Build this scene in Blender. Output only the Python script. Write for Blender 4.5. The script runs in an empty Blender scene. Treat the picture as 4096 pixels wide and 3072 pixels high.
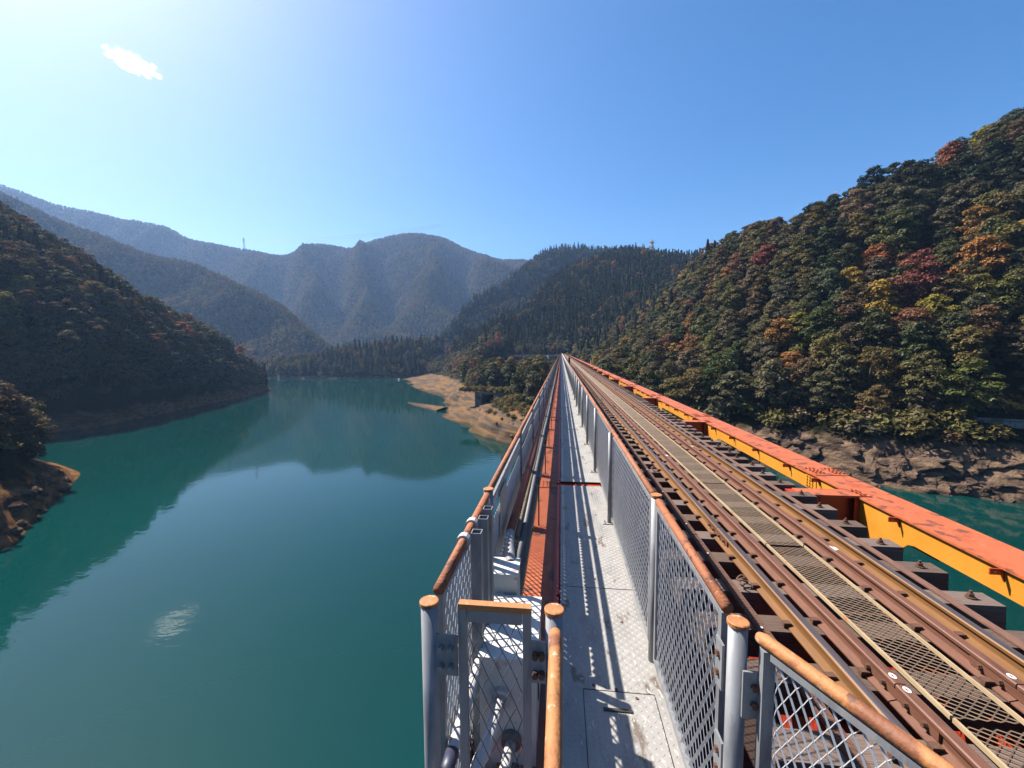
import bpy, math, random
import numpy as np
from mathutils import Vector, Matrix, noise
R = math.radians
random.seed(7); rng = np.random.default_rng(7)
scene = bpy.context.scene
C = scene.collection

# ------------------------------------------------------------------ camera, sky, sun, exposure
PITCH, YAW, ROLL = R(4.44), R(6.79), R(-0.4)
cam_data = bpy.data.cameras.new('camera'); cam_data.sensor_width = 36; cam_data.lens = 14.5
cam_data.clip_start = 0.05; cam_data.clip_end = 20000
cam = bpy.data.objects.new('camera', cam_data); C.objects.link(cam); scene.camera = cam
F_ = Vector((-math.sin(YAW)*math.cos(PITCH), math.cos(YAW)*math.cos(PITCH), -math.sin(PITCH)))
R_ = Vector((math.cos(YAW), math.sin(YAW), 0)); U_ = R_.cross(F_)
Rr = R_*math.cos(ROLL)+U_*math.sin(ROLL); Ur = U_*math.cos(ROLL)-R_*math.sin(ROLL)
M = Matrix((Rr, Ur, -F_)).transposed().to_4x4(); M.translation = (0, 0, 2.0); cam.matrix_world = M

SUN_DIR = Vector((-0.765, 0.36, 1.0)).normalized()            # towards the sun
SUN_EL = math.asin(SUN_DIR.z); SUN_AZ = math.atan2(SUN_DIR.x, SUN_DIR.y)
world = bpy.data.worlds.new('World'); scene.world = world; world.use_nodes = True
wn = world.node_tree; wn.nodes.clear()
sky = wn.nodes.new('ShaderNodeTexSky'); sky.sky_type = 'NISHITA'; sky.sun_disc = False
sky.sun_elevation = SUN_EL; sky.sun_rotation = SUN_AZ
sky.altitude = 300; sky.air_density = 1.0; sky.dust_density = 1.9; sky.ozone_density = 3.6
bg = wn.nodes.new('ShaderNodeBackground'); bg.inputs[1].default_value = 0.050
wo = wn.nodes.new('ShaderNodeOutputWorld')
hs = wn.nodes.new('ShaderNodeHueSaturation'); hs.inputs['Saturation'].default_value = 1.4; hs.inputs['Value'].default_value = 0.97
wn.links.new(sky.outputs[0], hs.inputs['Color']); wn.links.new(hs.outputs[0], bg.inputs[0]); wn.links.new(bg.outputs[0], wo.inputs[0])
sl = bpy.data.lights.new('sun', 'SUN'); sl.energy = 5.0; sl.angle = R(0.53); sl.color = (1.0, 0.93, 0.82)
so = bpy.data.objects.new('sun', sl); C.objects.link(so)
so.rotation_euler = (-SUN_DIR).to_track_quat('-Z', 'Y').to_euler()
vs = scene.view_settings; vs.view_transform = 'Standard'; vs.look = 'None'; vs.exposure = 1.72; vs.gamma = 1.0
scene.cycles.use_denoising = True
scene.cycles.max_bounces = 6; scene.cycles.diffuse_bounces = 2; scene.cycles.glossy_bounces = 3
scene.cycles.transmission_bounces = 2; scene.cycles.volume_bounces = 1; scene.cycles.transparent_max_bounces = 8
scene.cycles.caustics_reflective = False; scene.cycles.caustics_refractive = False

# ------------------------------------------------------------------ helpers
class MB:
    """collects shapes, links them as one mesh object"""
    def __init__(s): s.v = []; s.f = []
    def add(s, vs_, fs):
        o = len(s.v); s.v += [tuple(p) for p in vs_]; s.f += [tuple(i+o for i in q) for q in fs]; return s
    def box(s, a, b):
        (x0, y0, z0), (x1, y1, z1) = a, b
        return s.add([(x0,y0,z0),(x1,y0,z0),(x1,y1,z0),(x0,y1,z0),(x0,y0,z1),(x1,y0,z1),(x1,y1,z1),(x0,y1,z1)],
                     [(0,3,2,1),(4,5,6,7),(0,1,5,4),(1,2,6,5),(2,3,7,6),(3,0,4,7)])
    def tube(s, path, r, n=8, caps=True):
        path = [Vector(p) for p in path]; rs = r if isinstance(r, (list, tuple)) else [r]*len(path)
        o = len(s.v); up = None
        for i, p in enumerate(path):
            d = (path[min(i+1, len(path)-1)]-path[max(i-1, 0)]).normalized()
            if up is None:
                up = Vector((0,0,1)) if abs(d.z) < .9 else Vector((1,0,0))
            a = d.cross(up).normalized(); b = a.cross(d).normalized(); up = b
            for k in range(n):
                t = 2*math.pi*k/n; s.v.append(tuple(p+(a*math.cos(t)+b*math.sin(t))*rs[i]))
        for i in range(len(path)-1):
            for k in range(n):
                k2 = (k+1) % n; s.f.append((o+i*n+k, o+i*n+k2, o+(i+1)*n+k2, o+(i+1)*n+k))
        if caps:
            s.f.append(tuple(o+k for k in reversed(range(n)))); e = o+(len(path)-1)*n
            s.f.append(tuple(e+k for k in range(n)))
        return s
    def prof(s, pts, y0, y1):
        """closed x,z profile swept along y"""
        n = len(pts); o = len(s.v)
        s.v += [(x, y0, z) for x, z in pts]+[(x, y1, z) for x, z in pts]
        for k in range(n):
            k2 = (k+1) % n; s.f.append((o+k, o+n+k, o+n+k2, o+k2))
        s.f.append(tuple(o+k for k in range(n))); s.f.append(tuple(o+n+k for k in reversed(range(n)))); return s
    def bar(s, a, b, w, h=None):
        """square bar between two points"""
        a, b = Vector(a), Vector(b); h = h or w; d = (b-a).normalized()
        up = Vector((0,0,1)) if abs(d.z) < .95 else Vector((0,1,0))
        x = d.cross(up).normalized()*w/2; y = x.cross(d).normalized()*h/2
        vv = [a-x-y, a+x-y, a+x+y, a-x+y, b-x-y, b+x-y, b+x+y, b-x+y]
        return s.add(vv, [(0,1,2,3),(7,6,5,4),(0,4,5,1),(1,5,6,2),(2,6,7,3),(3,7,4,0)])
    def mesh(s, name, mat, smooth=False):
        m = bpy.data.meshes.new(name); m.from_pydata(s.v, [], s.f)
        if mat: m.materials.append(mat)
        if smooth: m.polygons.foreach_set('use_smooth', [True]*len(m.polygons))
        m.validate(); m.update(); return m
    def build(s, name, mat, parent=None, loc=None, smooth=False):
        return put(name, s.mesh(name, mat, smooth), parent, loc)

def put(name, me, parent=None, loc=None, rz=0, sc=None):
    o = bpy.data.objects.new(name, me); C.objects.link(o)
    if parent: o.parent = parent
    if loc is not None: o.location = loc
    if rz: o.rotation_euler = (0, 0, rz)
    if sc is not None: o.scale = sc if hasattr(sc, '__len__') else (sc,)*3
    return o
def tag(o, label=None, cat=None, group=None, kind=None):
    if label: o['label'] = label
    if cat: o['category'] = cat
    if group: o['group'] = group
    if kind: o['kind'] = kind
    return o
def thing(name, label, cat, loc=(0,0,0), group=None):
    return tag(put(name, None, None, loc), label, cat, group)

ALB = .77            # scales paint and surface colours down to balance the raised exposure
def nodes_of(name):
    m = bpy.data.materials.new(name); m.use_nodes = True; t = m.node_tree; t.nodes.clear()
    out = t.nodes.new('ShaderNodeOutputMaterial'); return m, t, out
def N(t, typ, **kw):
    n = t.nodes.new(typ)
    for k, v in kw.items():
        if k[0] == 'i' and k[1:].isdigit(): n.inputs[int(k[1:])].default_value = v
        else: setattr(n, k, v)
    return n
def ramp(t, fac, stops):
    r = N(t, 'ShaderNodeValToRGB'); e = r.color_ramp.elements
    while len(e) < len(stops): e.new(0.5)
    for k, (p, c) in enumerate(stops): e[k].position = p; e[k].color = (*c, 1) if len(c) == 3 else c
    t.links.new(fac, r.inputs[0]); return r.outputs[0]
def mat(name, cols, rough=.6, metal=0.0, scale=6.0, stretch=(1,1,1), bump=0.0, bscale=None, spots=None, spec=.5, detail=6, coord='Object', bdist=.01):
    """Principled with noise-driven colour; spots = (colour, scale, threshold) for wear"""
    m, t, out = nodes_of(name); L = t.links.new
    p = N(t, 'ShaderNodeBsdfPrincipled'); L(p.outputs[0], out.inputs[0])
    p.inputs['Roughness'].default_value = rough; p.inputs['Metallic'].default_value = metal
    p.inputs['Specular IOR Level'].default_value = spec
    tc = N(t, 'ShaderNodeTexCoord'); mp = N(t, 'ShaderNodeMapping'); mp.inputs['Scale'].default_value = stretch
    if coord == 'World':
        g = N(t, 'ShaderNodeNewGeometry'); L(g.outputs['Position'], mp.inputs[0])
    else: L(tc.outputs[coord], mp.inputs[0])
    nz = N(t, 'ShaderNodeTexNoise'); nz.inputs['Scale'].default_value = scale; nz.inputs['Detail'].default_value = detail
    nz.inputs['Roughness'].default_value = .62; L(mp.outputs[0], nz.inputs[0])
    k = len(cols); col = ramp(t, nz.outputs[0], [(.33+.34*i/max(1, k-1), tuple(q*ALB for q in c)) for i, c in enumerate(cols)])
    if spots:
        for sc_, ss, th in ([spots] if not isinstance(spots, list) else spots):
            n2 = N(t, 'ShaderNodeTexNoise'); n2.inputs['Scale'].default_value = ss; n2.inputs['Detail'].default_value = 5
            L(mp.outputs[0], n2.inputs[0])
            fac = ramp(t, n2.outputs[0], [(th, (0,0,0)), (th+.05, (1,1,1))])
            mx = N(t, 'ShaderNodeMix', data_type='RGBA'); L(fac, mx.inputs[0]); L(col, mx.inputs[6]); mx.inputs[7].default_value = (*[q*ALB for q in sc_], 1)
            col = mx.outputs[2]
    L(col, p.inputs['Base Color'])
    if bump:
        n3 = N(t, 'ShaderNodeTexNoise'); n3.inputs['Scale'].default_value = bscale or scale*3; n3.inputs['Detail'].default_value = 5
        L(mp.outputs[0], n3.inputs[0])
        b = N(t, 'ShaderNodeBump'); b.inputs['Strength'].default_value = bump; b.inputs['Distance'].default_value = bdist
        L(n3.outputs[0], b.inputs['Height']); L(b.outputs[0], p.inputs['Normal'])
    return m

MT = dict(
  galv   = mat('galvanised_steel', [(.135,.14,.16),(.25,.255,.27),(.195,.20,.22)], .55, .3, 6, stretch=(1.5,1.5,.35), bump=.15, spots=((.18,.14,.115), 14, .67)),
  mesh   = mat('galvanised_mesh', [(.40,.41,.44),(.50,.51,.54)], .5, .2, 5),
  bleach = mat('weathered_orange_paint', [(.25,.085,.022),(.36,.145,.045),(.31,.115,.032)], .72, 0, 5, bump=.5, bscale=45, spots=[((.17,.055,.02), 6, .58), ((.42,.29,.19), 34, .63), ((.11,.04,.02), 19, .64)]),
  redrail= mat('rusty_handrail_paint', [(.18,.046,.016),(.29,.092,.030),(.235,.066,.021)], .75, 0, 5, bump=.5, bscale=50, spots=[((.11,.034,.017), 16, .60), ((.40,.24,.14), 40, .67)]),
  plate  = mat('chequer_plate', [(.215,.208,.202),(.315,.303,.292),(.26,.25,.24)], .5, .15, 2.2, stretch=(1.6,.6,1), bump=.06, spots=[((.15,.122,.10), 5, .60), ((.42,.40,.375), 20, .62)]),
  orange = mat('orange_bridge_paint', [(.31,.060,.018),(.39,.098,.034),(.35,.076,.025)], .55, 0, 2.6, bump=.12, spots=[((.15,.045,.024), 6, .56), ((.38,.15,.07), 24, .64)]),
  yellow = mat('sunlit_web_paint', [(.45,.185,.016),(.51,.22,.022)], .5, 0, 3.5, bump=.03, spots=((.33,.115,.012), 8, .68)),  # sunlit look of the vermilion paint put into the web colour
  red    = mat('vermilion_bridge_paint', [(.30,.026,.009),(.38,.040,.013)], .5, 0, 4, bump=.06, spots=((.22,.03,.015), 12, .66)),
  rail   = mat('rusted_rail_steel', [(.085,.032,.018),(.135,.054,.032),(.108,.043,.025)], .62, .1, 5, stretch=(3,.5,3), bump=.2, bscale=60),
  railweb= mat('ochre_rail_web', [(.135,.060,.018),(.185,.084,.026)], .55, .1, 5, stretch=(3,.5,3), bump=.1, bscale=60),
  head   = mat('polished_rail_head', [(.16,.12,.11),(.24,.20,.20)], .42, .8, 30, stretch=(1,.05,1)),
  rust   = mat('brown_rust', [(.065,.027,.015),(.11,.047,.026)], .8, 0, 18, bump=.4),
  rustlt = mat('dusty_rust', [(.105,.048,.032),(.15,.072,.048)], .8, 0, 14, stretch=(2,.6,2), bump=.3),
  wood   = mat('weathered_sleeper_wood', [(.046,.026,.018),(.095,.058,.042),(.068,.039,.028)], .9, 0, 5, stretch=(.7,14,14), bump=.8, bscale=9, spots=((.035,.02,.014), 7, .61), bdist=.012),
  woodlt = mat('dusty_sleeper_end', [(.095,.064,.052),(.145,.102,.085)], .9, 0, 5, stretch=(.7,14,14), bump=.7, bscale=9, spots=((.05,.033,.026), 6, .62), bdist=.012),
  grate  = mat('tan_expanded_metal', [(.15,.098,.062),(.20,.14,.092)], .6, .1, 16, spots=((.25,.13,.07), 9, .6)),
  gedge  = mat('tan_edge_bar', [(.30,.215,.125),(.37,.28,.175)], .6, 0, 10, spots=((.35,.15,.06), 6, .66)),
  dark   = mat('shade_black', [(.018,.010,.008),(.03,.014,.011)], .95, 0, 3),  # near-black that stands in for shade below the deck and inside openings
  box    = mat('grey_box_paint', [(.50,.485,.465),(.60,.58,.555)], .45, 0, 3, bump=.03, spots=((.34,.25,.2), 9, .66)),
  conduit= mat('grey_conduit', [(.40,.385,.385),(.48,.455,.45)], .5, 0, 5, bump=.05),
  dkpipe = mat('dark_conduit', [(.10,.09,.085),(.16,.145,.13)], .7, 0, 8, bump=.1),
  tan    = mat('tan_conduit', [(.18,.12,.065),(.24,.165,.095)], .6, 0, 9, spots=((.18,.085,.04), 10, .6)),
  rpipe  = mat('red_wrapped_pipe', [(.24,.055,.028),(.32,.085,.044)], .6, 0, 6, bump=.3, spots=((.72,.64,.58), 3.1, .64)),
  strap  = mat('dark_navy_tape', [(.02,.022,.05),(.035,.037,.075)], .5, 0, 6),
  white  = mat('white_paint', [(.62,.61,.58),(.70,.69,.66)], .5, 0, 8),
  sign   = mat('sun_faded_board', [(.36,.32,.285),(.42,.375,.34)], .6, 0, 5),
  black  = mat('black_paint', [(.012,.011,.012),(.03,.027,.027)], .6, 0, 9),
  green  = mat('green_fabric', [(.01,.20,.12),(.015,.28,.17)], .8, 0, 9),
  conc   = mat('weathered_concrete', [(.13,.12,.11),(.21,.195,.18),(.17,.155,.14)], .9, 0, .5, bump=.4, bscale=6, spots=((.10,.09,.08), .35, .6), coord='World'),
  deck   = mat('far_viaduct_deck', [(.24,.215,.19),(.30,.27,.24)], .85, 0, .5, coord='World'),
  bark   = mat('bark', [(.05,.036,.026),(.09,.068,.05)], .95, 0, 3, stretch=(3,3,.6), bump=.4),
  wire   = mat('dull_wire', [(.085,.085,.095),(.12,.12,.13)], .6, .2, 9),
  tower  = mat('pylon_steel', [(.38,.37,.375),(.47,.455,.455)], .5, .2, 2),
)

# ------------------------------------------------------------------ water
m, t, out = nodes_of('lake_water'); L = t.links.new
p = N(t, 'ShaderNodeBsdfPrincipled'); L(p.outputs[0], out.inputs[0])
p.inputs['IOR'].default_value = 1.33; p.inputs['Roughness'].default_value = .045
g = N(t, 'ShaderNodeNewGeometry')
nz = N(t, 'ShaderNodeTexNoise'); nz.inputs['Scale'].default_value = .012; nz.inputs['Detail'].default_value = 3; L(g.outputs['Position'], nz.inputs[0])
L(ramp(t, nz.outputs[0], [(.35, (.0013,.0195,.0180)), (.65, (.0017,.0275,.0262))]), p.inputs['Base Color'])
mp = N(t, 'ShaderNodeMapping'); mp.inputs['Scale'].default_value = (.55, 1.0, 1.0); L(g.outputs['Position'], mp.inputs[0])
w1 = N(t, 'ShaderNodeTexNoise'); w1.inputs['Scale'].default_value = .9; w1.inputs['Detail'].default_value = 3; L(mp.outputs[0], w1.inputs[0])
w2 = N(t, 'ShaderNodeTexNoise'); w2.inputs['Scale'].default_value = .02; w2.inputs['Detail'].default_value = 2; L(g.outputs['Position'], w2.inputs[0])
mm = N(t, 'ShaderNodeMath', operation='MULTIPLY'); L(w1.outputs[0], mm.inputs[0])
L(ramp(t, w2.outputs[0], [(.4, (.25,.25,.25)), (.6, (1,1,1))]), mm.inputs[1])
b = N(t, 'ShaderNodeBump'); b.inputs['Strength'].default_value = .16; b.inputs['Distance'].default_value = .12
L(mm.outputs[0], b.inputs['Height']); L(b.outputs[0], p.inputs['Normal'])
WZ = -20.0
tag(MB().add([(-2290,-2290,WZ),(2290,-2290,WZ),(2290,2290,WZ),(-2290,2290,WZ)], [(0,1,2,3)]).build('lake_water', m), kind='structure',
    label='calm teal green reservoir water under the bridge')

# ------------------------------------------------------------------ terrain sheets
def fbm(x, y, z=0., o=4):
    return noise.fractal(Vector((x, y, z)), 1.0, 2.0, o)      # about -1..1
def terrain_mat(name, forest, forest2, bare, bare2, bare3, z0, z1, rocky):
    m, t, out = nodes_of(name); L = t.links.new
    p = N(t, 'ShaderNodeBsdfPrincipled'); L(p.outputs[0], out.inputs[0]); p.inputs['Roughness'].default_value = .95
    p.inputs['Specular IOR Level'].default_value = 0
    g = N(t, 'ShaderNodeNewGeometry'); sx = N(t, 'ShaderNodeSeparateXYZ'); L(g.outputs['Position'], sx.inputs[0])
    a = N(t, 'ShaderNodeTexNoise'); a.inputs['Scale'].default_value = .22; a.inputs['Detail'].default_value = 8; L(g.outputs['Position'], a.inputs[0])
    mp = N(t, 'ShaderNodeMapping'); mp.inputs['Scale'].default_value = (.10,.10,1.4) if not rocky else (.5,.5,1.6); L(g.outputs['Position'], mp.inputs[0])
    s = N(t, 'ShaderNodeTexNoise'); s.inputs['Scale'].default_value = .8; s.inputs['Detail'].default_value = 7; L(mp.outputs[0], s.inputs[0])
    dk = lambda c_: tuple(q*.82 for q in c_)
    barec = ramp(t, s.outputs[0], [(.34, dk(bare2)), (.5, dk(bare)), (.62, dk(bare3))])
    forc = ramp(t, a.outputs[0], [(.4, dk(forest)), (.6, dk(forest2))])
    # height edge of the bare draw-down band, broken up by noise
    ad = N(t, 'ShaderNodeMath', operation='MULTIPLY_ADD'); L(a.outputs[0], ad.inputs[0]); ad.inputs[1].default_value = 7.0; L(sx.outputs[2], ad.inputs[2])
    mr = N(t, 'ShaderNodeMapRange'); mr.inputs[1].default_value = z0+3.5; mr.inputs[2].default_value = z1+3.5; L(ad.outputs[0], mr.inputs[0])
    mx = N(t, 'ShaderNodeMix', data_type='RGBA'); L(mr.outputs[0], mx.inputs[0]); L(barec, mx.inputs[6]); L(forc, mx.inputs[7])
    # darker wet line right above the water
    wet = N(t, 'ShaderNodeMapRange'); wet.inputs[1].default_value = -20.05; wet.inputs[2].default_value = -19.5; wet.inputs[3].default_value = .5; wet.inputs[4].default_value = 1; L(sx.outputs[2], wet.inputs[0])
    mw = N(t, 'ShaderNodeMix', data_type='RGBA', blend_type='MULTIPLY'); mw.inputs[0].default_value = 1; L(mx.outputs[2], mw.inputs[6]); L(wet.outputs[0], mw.inputs[7])
    L(mw.outputs[2], p.inputs['Base Color'])
    v = N(t, 'ShaderNodeTexNoise'); v.inputs['Scale'].default_value = 1.6 if rocky else 1.0; v.inputs['Detail'].default_value = 7; v.inputs['Roughness'].default_value = .7; L(g.outputs['Position'], v.inputs[0])
    b = N(t, 'ShaderNodeBump'); b.inputs['Strength'].default_value = .9 if rocky else .35; b.inputs['Distance'].default_value = .6 if rocky else .2
    L(v.outputs[0], b.inputs['Height']); L(b.outputs[0], p.inputs['Normal']); return m
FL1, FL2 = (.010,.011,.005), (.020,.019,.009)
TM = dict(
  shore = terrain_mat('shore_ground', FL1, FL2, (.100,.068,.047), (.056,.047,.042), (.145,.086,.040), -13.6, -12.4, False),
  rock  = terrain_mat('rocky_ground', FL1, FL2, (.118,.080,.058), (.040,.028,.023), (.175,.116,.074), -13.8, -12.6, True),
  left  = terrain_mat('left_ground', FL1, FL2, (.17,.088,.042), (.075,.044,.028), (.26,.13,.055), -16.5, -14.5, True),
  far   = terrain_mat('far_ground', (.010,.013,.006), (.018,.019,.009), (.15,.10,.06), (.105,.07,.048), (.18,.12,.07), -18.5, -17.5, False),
)

class Sheet:
    """surface through rows of control points: cols[i][k] = (x,y,z); catmull-rom along both directions, then noise relief"""
    def __init__(s, cols, nu, nv, relief, bare_rows=None):
        cp = np.array(cols, float); s.nu, s.nv = nu, nv
        def cr(a, n):
            m_ = len(a); tt = np.linspace(0, m_-1, n); i = np.clip(tt.astype(int), 0, m_-2); f = (tt-i).reshape((-1,)+(1,)*(a.ndim-1))
            g = lambda k: a[np.clip(k, 0, m_-1)]
            p0, p1, p2, p3 = g(i-1), g(i), g(i+1), g(i+2)
            return .5*(2*p1+(p2-p0)*f+(2*p0-5*p1+4*p2-p3)*f*f+(3*p1-p0-3*p2+p3)*f**3)
        g1 = cr(cp, nu); s.P = np.swapaxes(cr(np.swapaxes(g1, 0, 1), nv), 0, 1).copy()   # nu, nv, 3
        s.t = np.linspace(0, cp.shape[1]-1, nv)
        s.relief(relief)
    def relief(s, fn):
        if fn is None: return
        for i in range(s.nu):
            for j in range(s.nv):
                x, y, z = s.P[i, j]; d = fn(x, y, z, s.t[j]); s.P[i, j] = (x+d[0], y+d[1], z+d[2])
    def build(s, name, material, label=None, flat=False):
        idx = lambda i, j: i*s.nv+j
        f = [(idx(i,j), idx(i+1,j), idx(i+1,j+1), idx(i,j+1)) for i in range(s.nu-1) for j in range(s.nv-1)]
        me = bpy.data.meshes.new(name); me.from_pydata(s.P.reshape(-1, 3).tolist(), [], f); me.materials.append(material)
        me.polygons.foreach_set('use_smooth', [not flat]*len(me.polygons)); me.update()
        return tag(put(name, me), label=label, kind='structure')
    def scatter(s, n, tmin, tmax, spacing):
        """area-weighted random points with a minimum spacing"""
        A = s.P[:-1,:-1]; B = s.P[1:,:-1]; D = s.P[:-1,1:]
        ar = np.linalg.norm(np.cross(B-A, D-A), axis=2); ar = ar*((s.t[:-1] >= tmin) & (s.t[:-1] < tmax))[None, :]
        pr_ = (ar/ar.sum()).ravel(); cell = rng.choice(len(pr_), size=n, p=pr_)
        i, j = np.unravel_index(cell, ar.shape); a, b_ = rng.random(n)[:,None], rng.random(n)[:,None]
        Q = s.P[i,j]*(1-a)*(1-b_)+s.P[i+1,j]*a*(1-b_)+s.P[i,j+1]*(1-a)*b_+s.P[i+1,j+1]*a*b_
        seen = {}; keep = []
        for q in Q:
            k = (int(q[0]//spacing), int(q[1]//spacing)); ok = True
            for dx in (-1,0,1):
                for dy in (-1,0,1):
                    for r_ in seen.get((k[0]+dx, k[1]+dy), ()):
                        if (r_[0]-q[0])**2+(r_[1]-q[1])**2+(r_[2]-q[2])**2 < spacing*spacing: ok = False; break
                    if not ok: break
                if not ok: break
            if ok: seen.setdefault(k, []).append(q); keep.append(q)
        return np.array(keep)

def rel_shore(x, y, z, t):
    # low terraced relief on the beach, rocky crags on the cliff side, soft lumps uphill
    if t < .02: return (0, 0, 0)
    cliff = max(0., min(1., (x-10)/22.))
    if t < 2.1:
        k = max(0., math.sin(min(t, 2.)/2.*math.pi)) if t < 2 else 0
        n1 = fbm(x*.09, y*.09, 3.)*.45*k+  .34*math.sin(z*3.9+fbm(x*.05, y*.05, 1.)*3)*k
        k2 = min(1., max(0., (t-.6)*2))*min(1., max(0., (2.6-t)))
        r = 1-abs(fbm(x*.16, y*.16, z*.14, 5))*2.0
        r2 = fbm(x*.5, y*.5, z*.5, 4)
        vd_ = noise.voronoi(Vector((x*.33, y*.33, z*.22)))[0]; vd2 = noise.voronoi(Vector((x*.9, y*.9, z*.7)))[0]
        d = (r-.45)*1.9*k2+r2*.6*k2+((vd_[1]-vd_[0])-.25)*2.0*k2+((vd2[1]-vd2[0])-.25)*.7*k2
        lob = (1-cliff)*2.6*fbm(x*.07, y*.07, 6.)*min(1., max(0., t*2-.6))*max(0., min(1., 2-t))
        return (d*cliff*.5+lob, -d*cliff+lob*.6, n1*(1-cliff)+cliff*(fbm(x*.35, y*.35, 9.)*1.1*k2))
    k = min(1., t-2.1)*(1 if abs(x-2) > 12 or y > 300 else .2)
    return (0, 0, k*(3.2*fbm(x*.03, y*.03, 1.)+1.0*fbm(x*.1, y*.1, 5.)))
# each column: under water, water line, foot of the trees, mid slope, crest, behind
def mk(rows):
    o = []
    for S, V, Mi, Rg, B in rows:
        dx, dy = S[0]-V[0], S[1]-V[1]; l = math.hypot(dx, dy) or 1
        o.append([(S[0]+dx/l*9, S[1]+dy/l*9, -23.5), (S[0], S[1], -20.0), V, Mi, Rg, B])
    return o
near = Sheet(mk([
 ((-134,339), (-122,354,-17.2), (-107,372,-8), (-95,395,2), (-85,430,0)),
 ((-110,290), (-100,325,-16), (-90,352,-6), (-82,385,6), (-74,425,5)),
 ((-92,251), (-76,272,-14.5), (-70,320,-3), (-66,365,11), (-56,420,12)),
 ((-67.5,217), (-53,213,-13), (-52,268,-1), (-52,345,16), (-45,400,22)),
 ((-52,182), (-35,163,-13), (-35,228,-7), (-34,322,0), (-30,400,25)),
 ((-43,149), (-15,137,-12), (-18,198,-9), (-17,306,-4), (-12,400,35)),
 ((-28.4,121), (-14,116,-12.5), (-9,190,-8.5), (-5,300,-1), (0,400,40)),
 ((-19.5,106.6), (-10,107,-13), (0,185,-9), (4,298,-1), (20,400,45)),
 ((-12.3,94), (-4,100,-13), (9,180,-8), (20,294,5), (40,400,50)),
 ((5,90), (9,98,-13.5), (24,165,-5), (45,280,16), (60,380,40)),
 ((22,86), (26,93,-14), (41,143,2), (64,245,34), (80,340,30)),
 ((38.5,80), (42,86.5,-12.8), (55,123,12), (72,200,44), (90,300,30)),
 ((51,71.5), (54,76.5,-12.6), (66,111,16), (76,153,38), (105,260,25)),
 ((56,69), (59,74,-12.6), (75,108,18), (89,140,41.5), (118,240,28)),
 ((66,66), (68.5,70.5,-12.6), (90,104,21), (109,139,48), (135,230,30)),
 ((80,62), (82,66.5,-13.6), (108,99,26), (131,139,60), (160,220,35)),
 ((112,52), (114,56.5,-13.5), (140,88,27), (168,132,70), (200,210,50)),
 ((150,38), (152,42.5,-13.5), (175,75,30), (205,120,85), (240,200,60)),
]), 420, 190, rel_shore)
# split by material: sandy shore on the lake side, rock below the steep slope
def sub(sh, a, b_):
    o = Sheet.__new__(Sheet); o.P = sh.P[a:b_]; o.nu = b_-a; o.nv = sh.nv; o.t = sh.t; return o
cut = 235
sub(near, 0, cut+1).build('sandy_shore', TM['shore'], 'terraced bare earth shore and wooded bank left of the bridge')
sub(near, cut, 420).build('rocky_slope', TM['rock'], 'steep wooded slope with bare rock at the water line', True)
rel_hill = lambda a, b_, c_=.02: (lambda x, y, z, t: (0, 0, (a*fbm(x*c_, y*c_, 2.)+b_*fbm(x*c_*3.3, y*c_*3.3, 7.))*min(1, max(0, t-.3))))
conifer = Sheet([[(-108,352,-19),(-100,365,2),(-90,380,14),(-75,430,0)],[(-85,338,-6),(-72,352,8),(-70,362,19),(-50,430,0)],
 [(-52,322,4),(-53,345,17),(-54,367,28),(-30,440,10)],[(-34,320,-2),(-34,355,22),(-34,398,42),(-10,470,20)],
 [(-17,306,-5),(-18,360,31),(-19,430,62),(0,500,30)],[(-4,302,-3),(0,370,42),(3,450,83),(15,530,45)],
 [(12,293,0),(20,375,50),(30,459,96),(40,540,55)],[(30,289,6),(42,375,56),(53,467,102),(70,545,60)],
 [(50,282,14),(66,375,62),(83,473,105),(100,550,65)],[(75,272,26),(92,370,62),(108,468,98),(130,550,60)],[(105,275,36),(125,360,62),(140,450,92),(165,540,55)]],
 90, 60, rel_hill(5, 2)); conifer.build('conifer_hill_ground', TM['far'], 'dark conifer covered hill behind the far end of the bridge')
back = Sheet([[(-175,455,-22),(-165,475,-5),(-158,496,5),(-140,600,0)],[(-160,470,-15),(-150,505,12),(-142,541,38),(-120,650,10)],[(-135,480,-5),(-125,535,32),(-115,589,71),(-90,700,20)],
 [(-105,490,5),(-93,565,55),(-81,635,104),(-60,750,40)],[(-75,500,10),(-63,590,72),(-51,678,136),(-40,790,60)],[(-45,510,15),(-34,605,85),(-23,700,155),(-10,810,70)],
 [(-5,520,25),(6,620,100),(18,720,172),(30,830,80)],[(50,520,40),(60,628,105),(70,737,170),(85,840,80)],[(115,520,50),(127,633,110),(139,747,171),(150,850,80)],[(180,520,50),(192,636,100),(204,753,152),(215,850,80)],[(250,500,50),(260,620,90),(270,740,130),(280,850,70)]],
 80, 50, rel_hill(9, 3, .014)); back.build('wooded_ridge_ground', TM['far'], 'higher wooded ridge rising behind the conifer hill')
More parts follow.
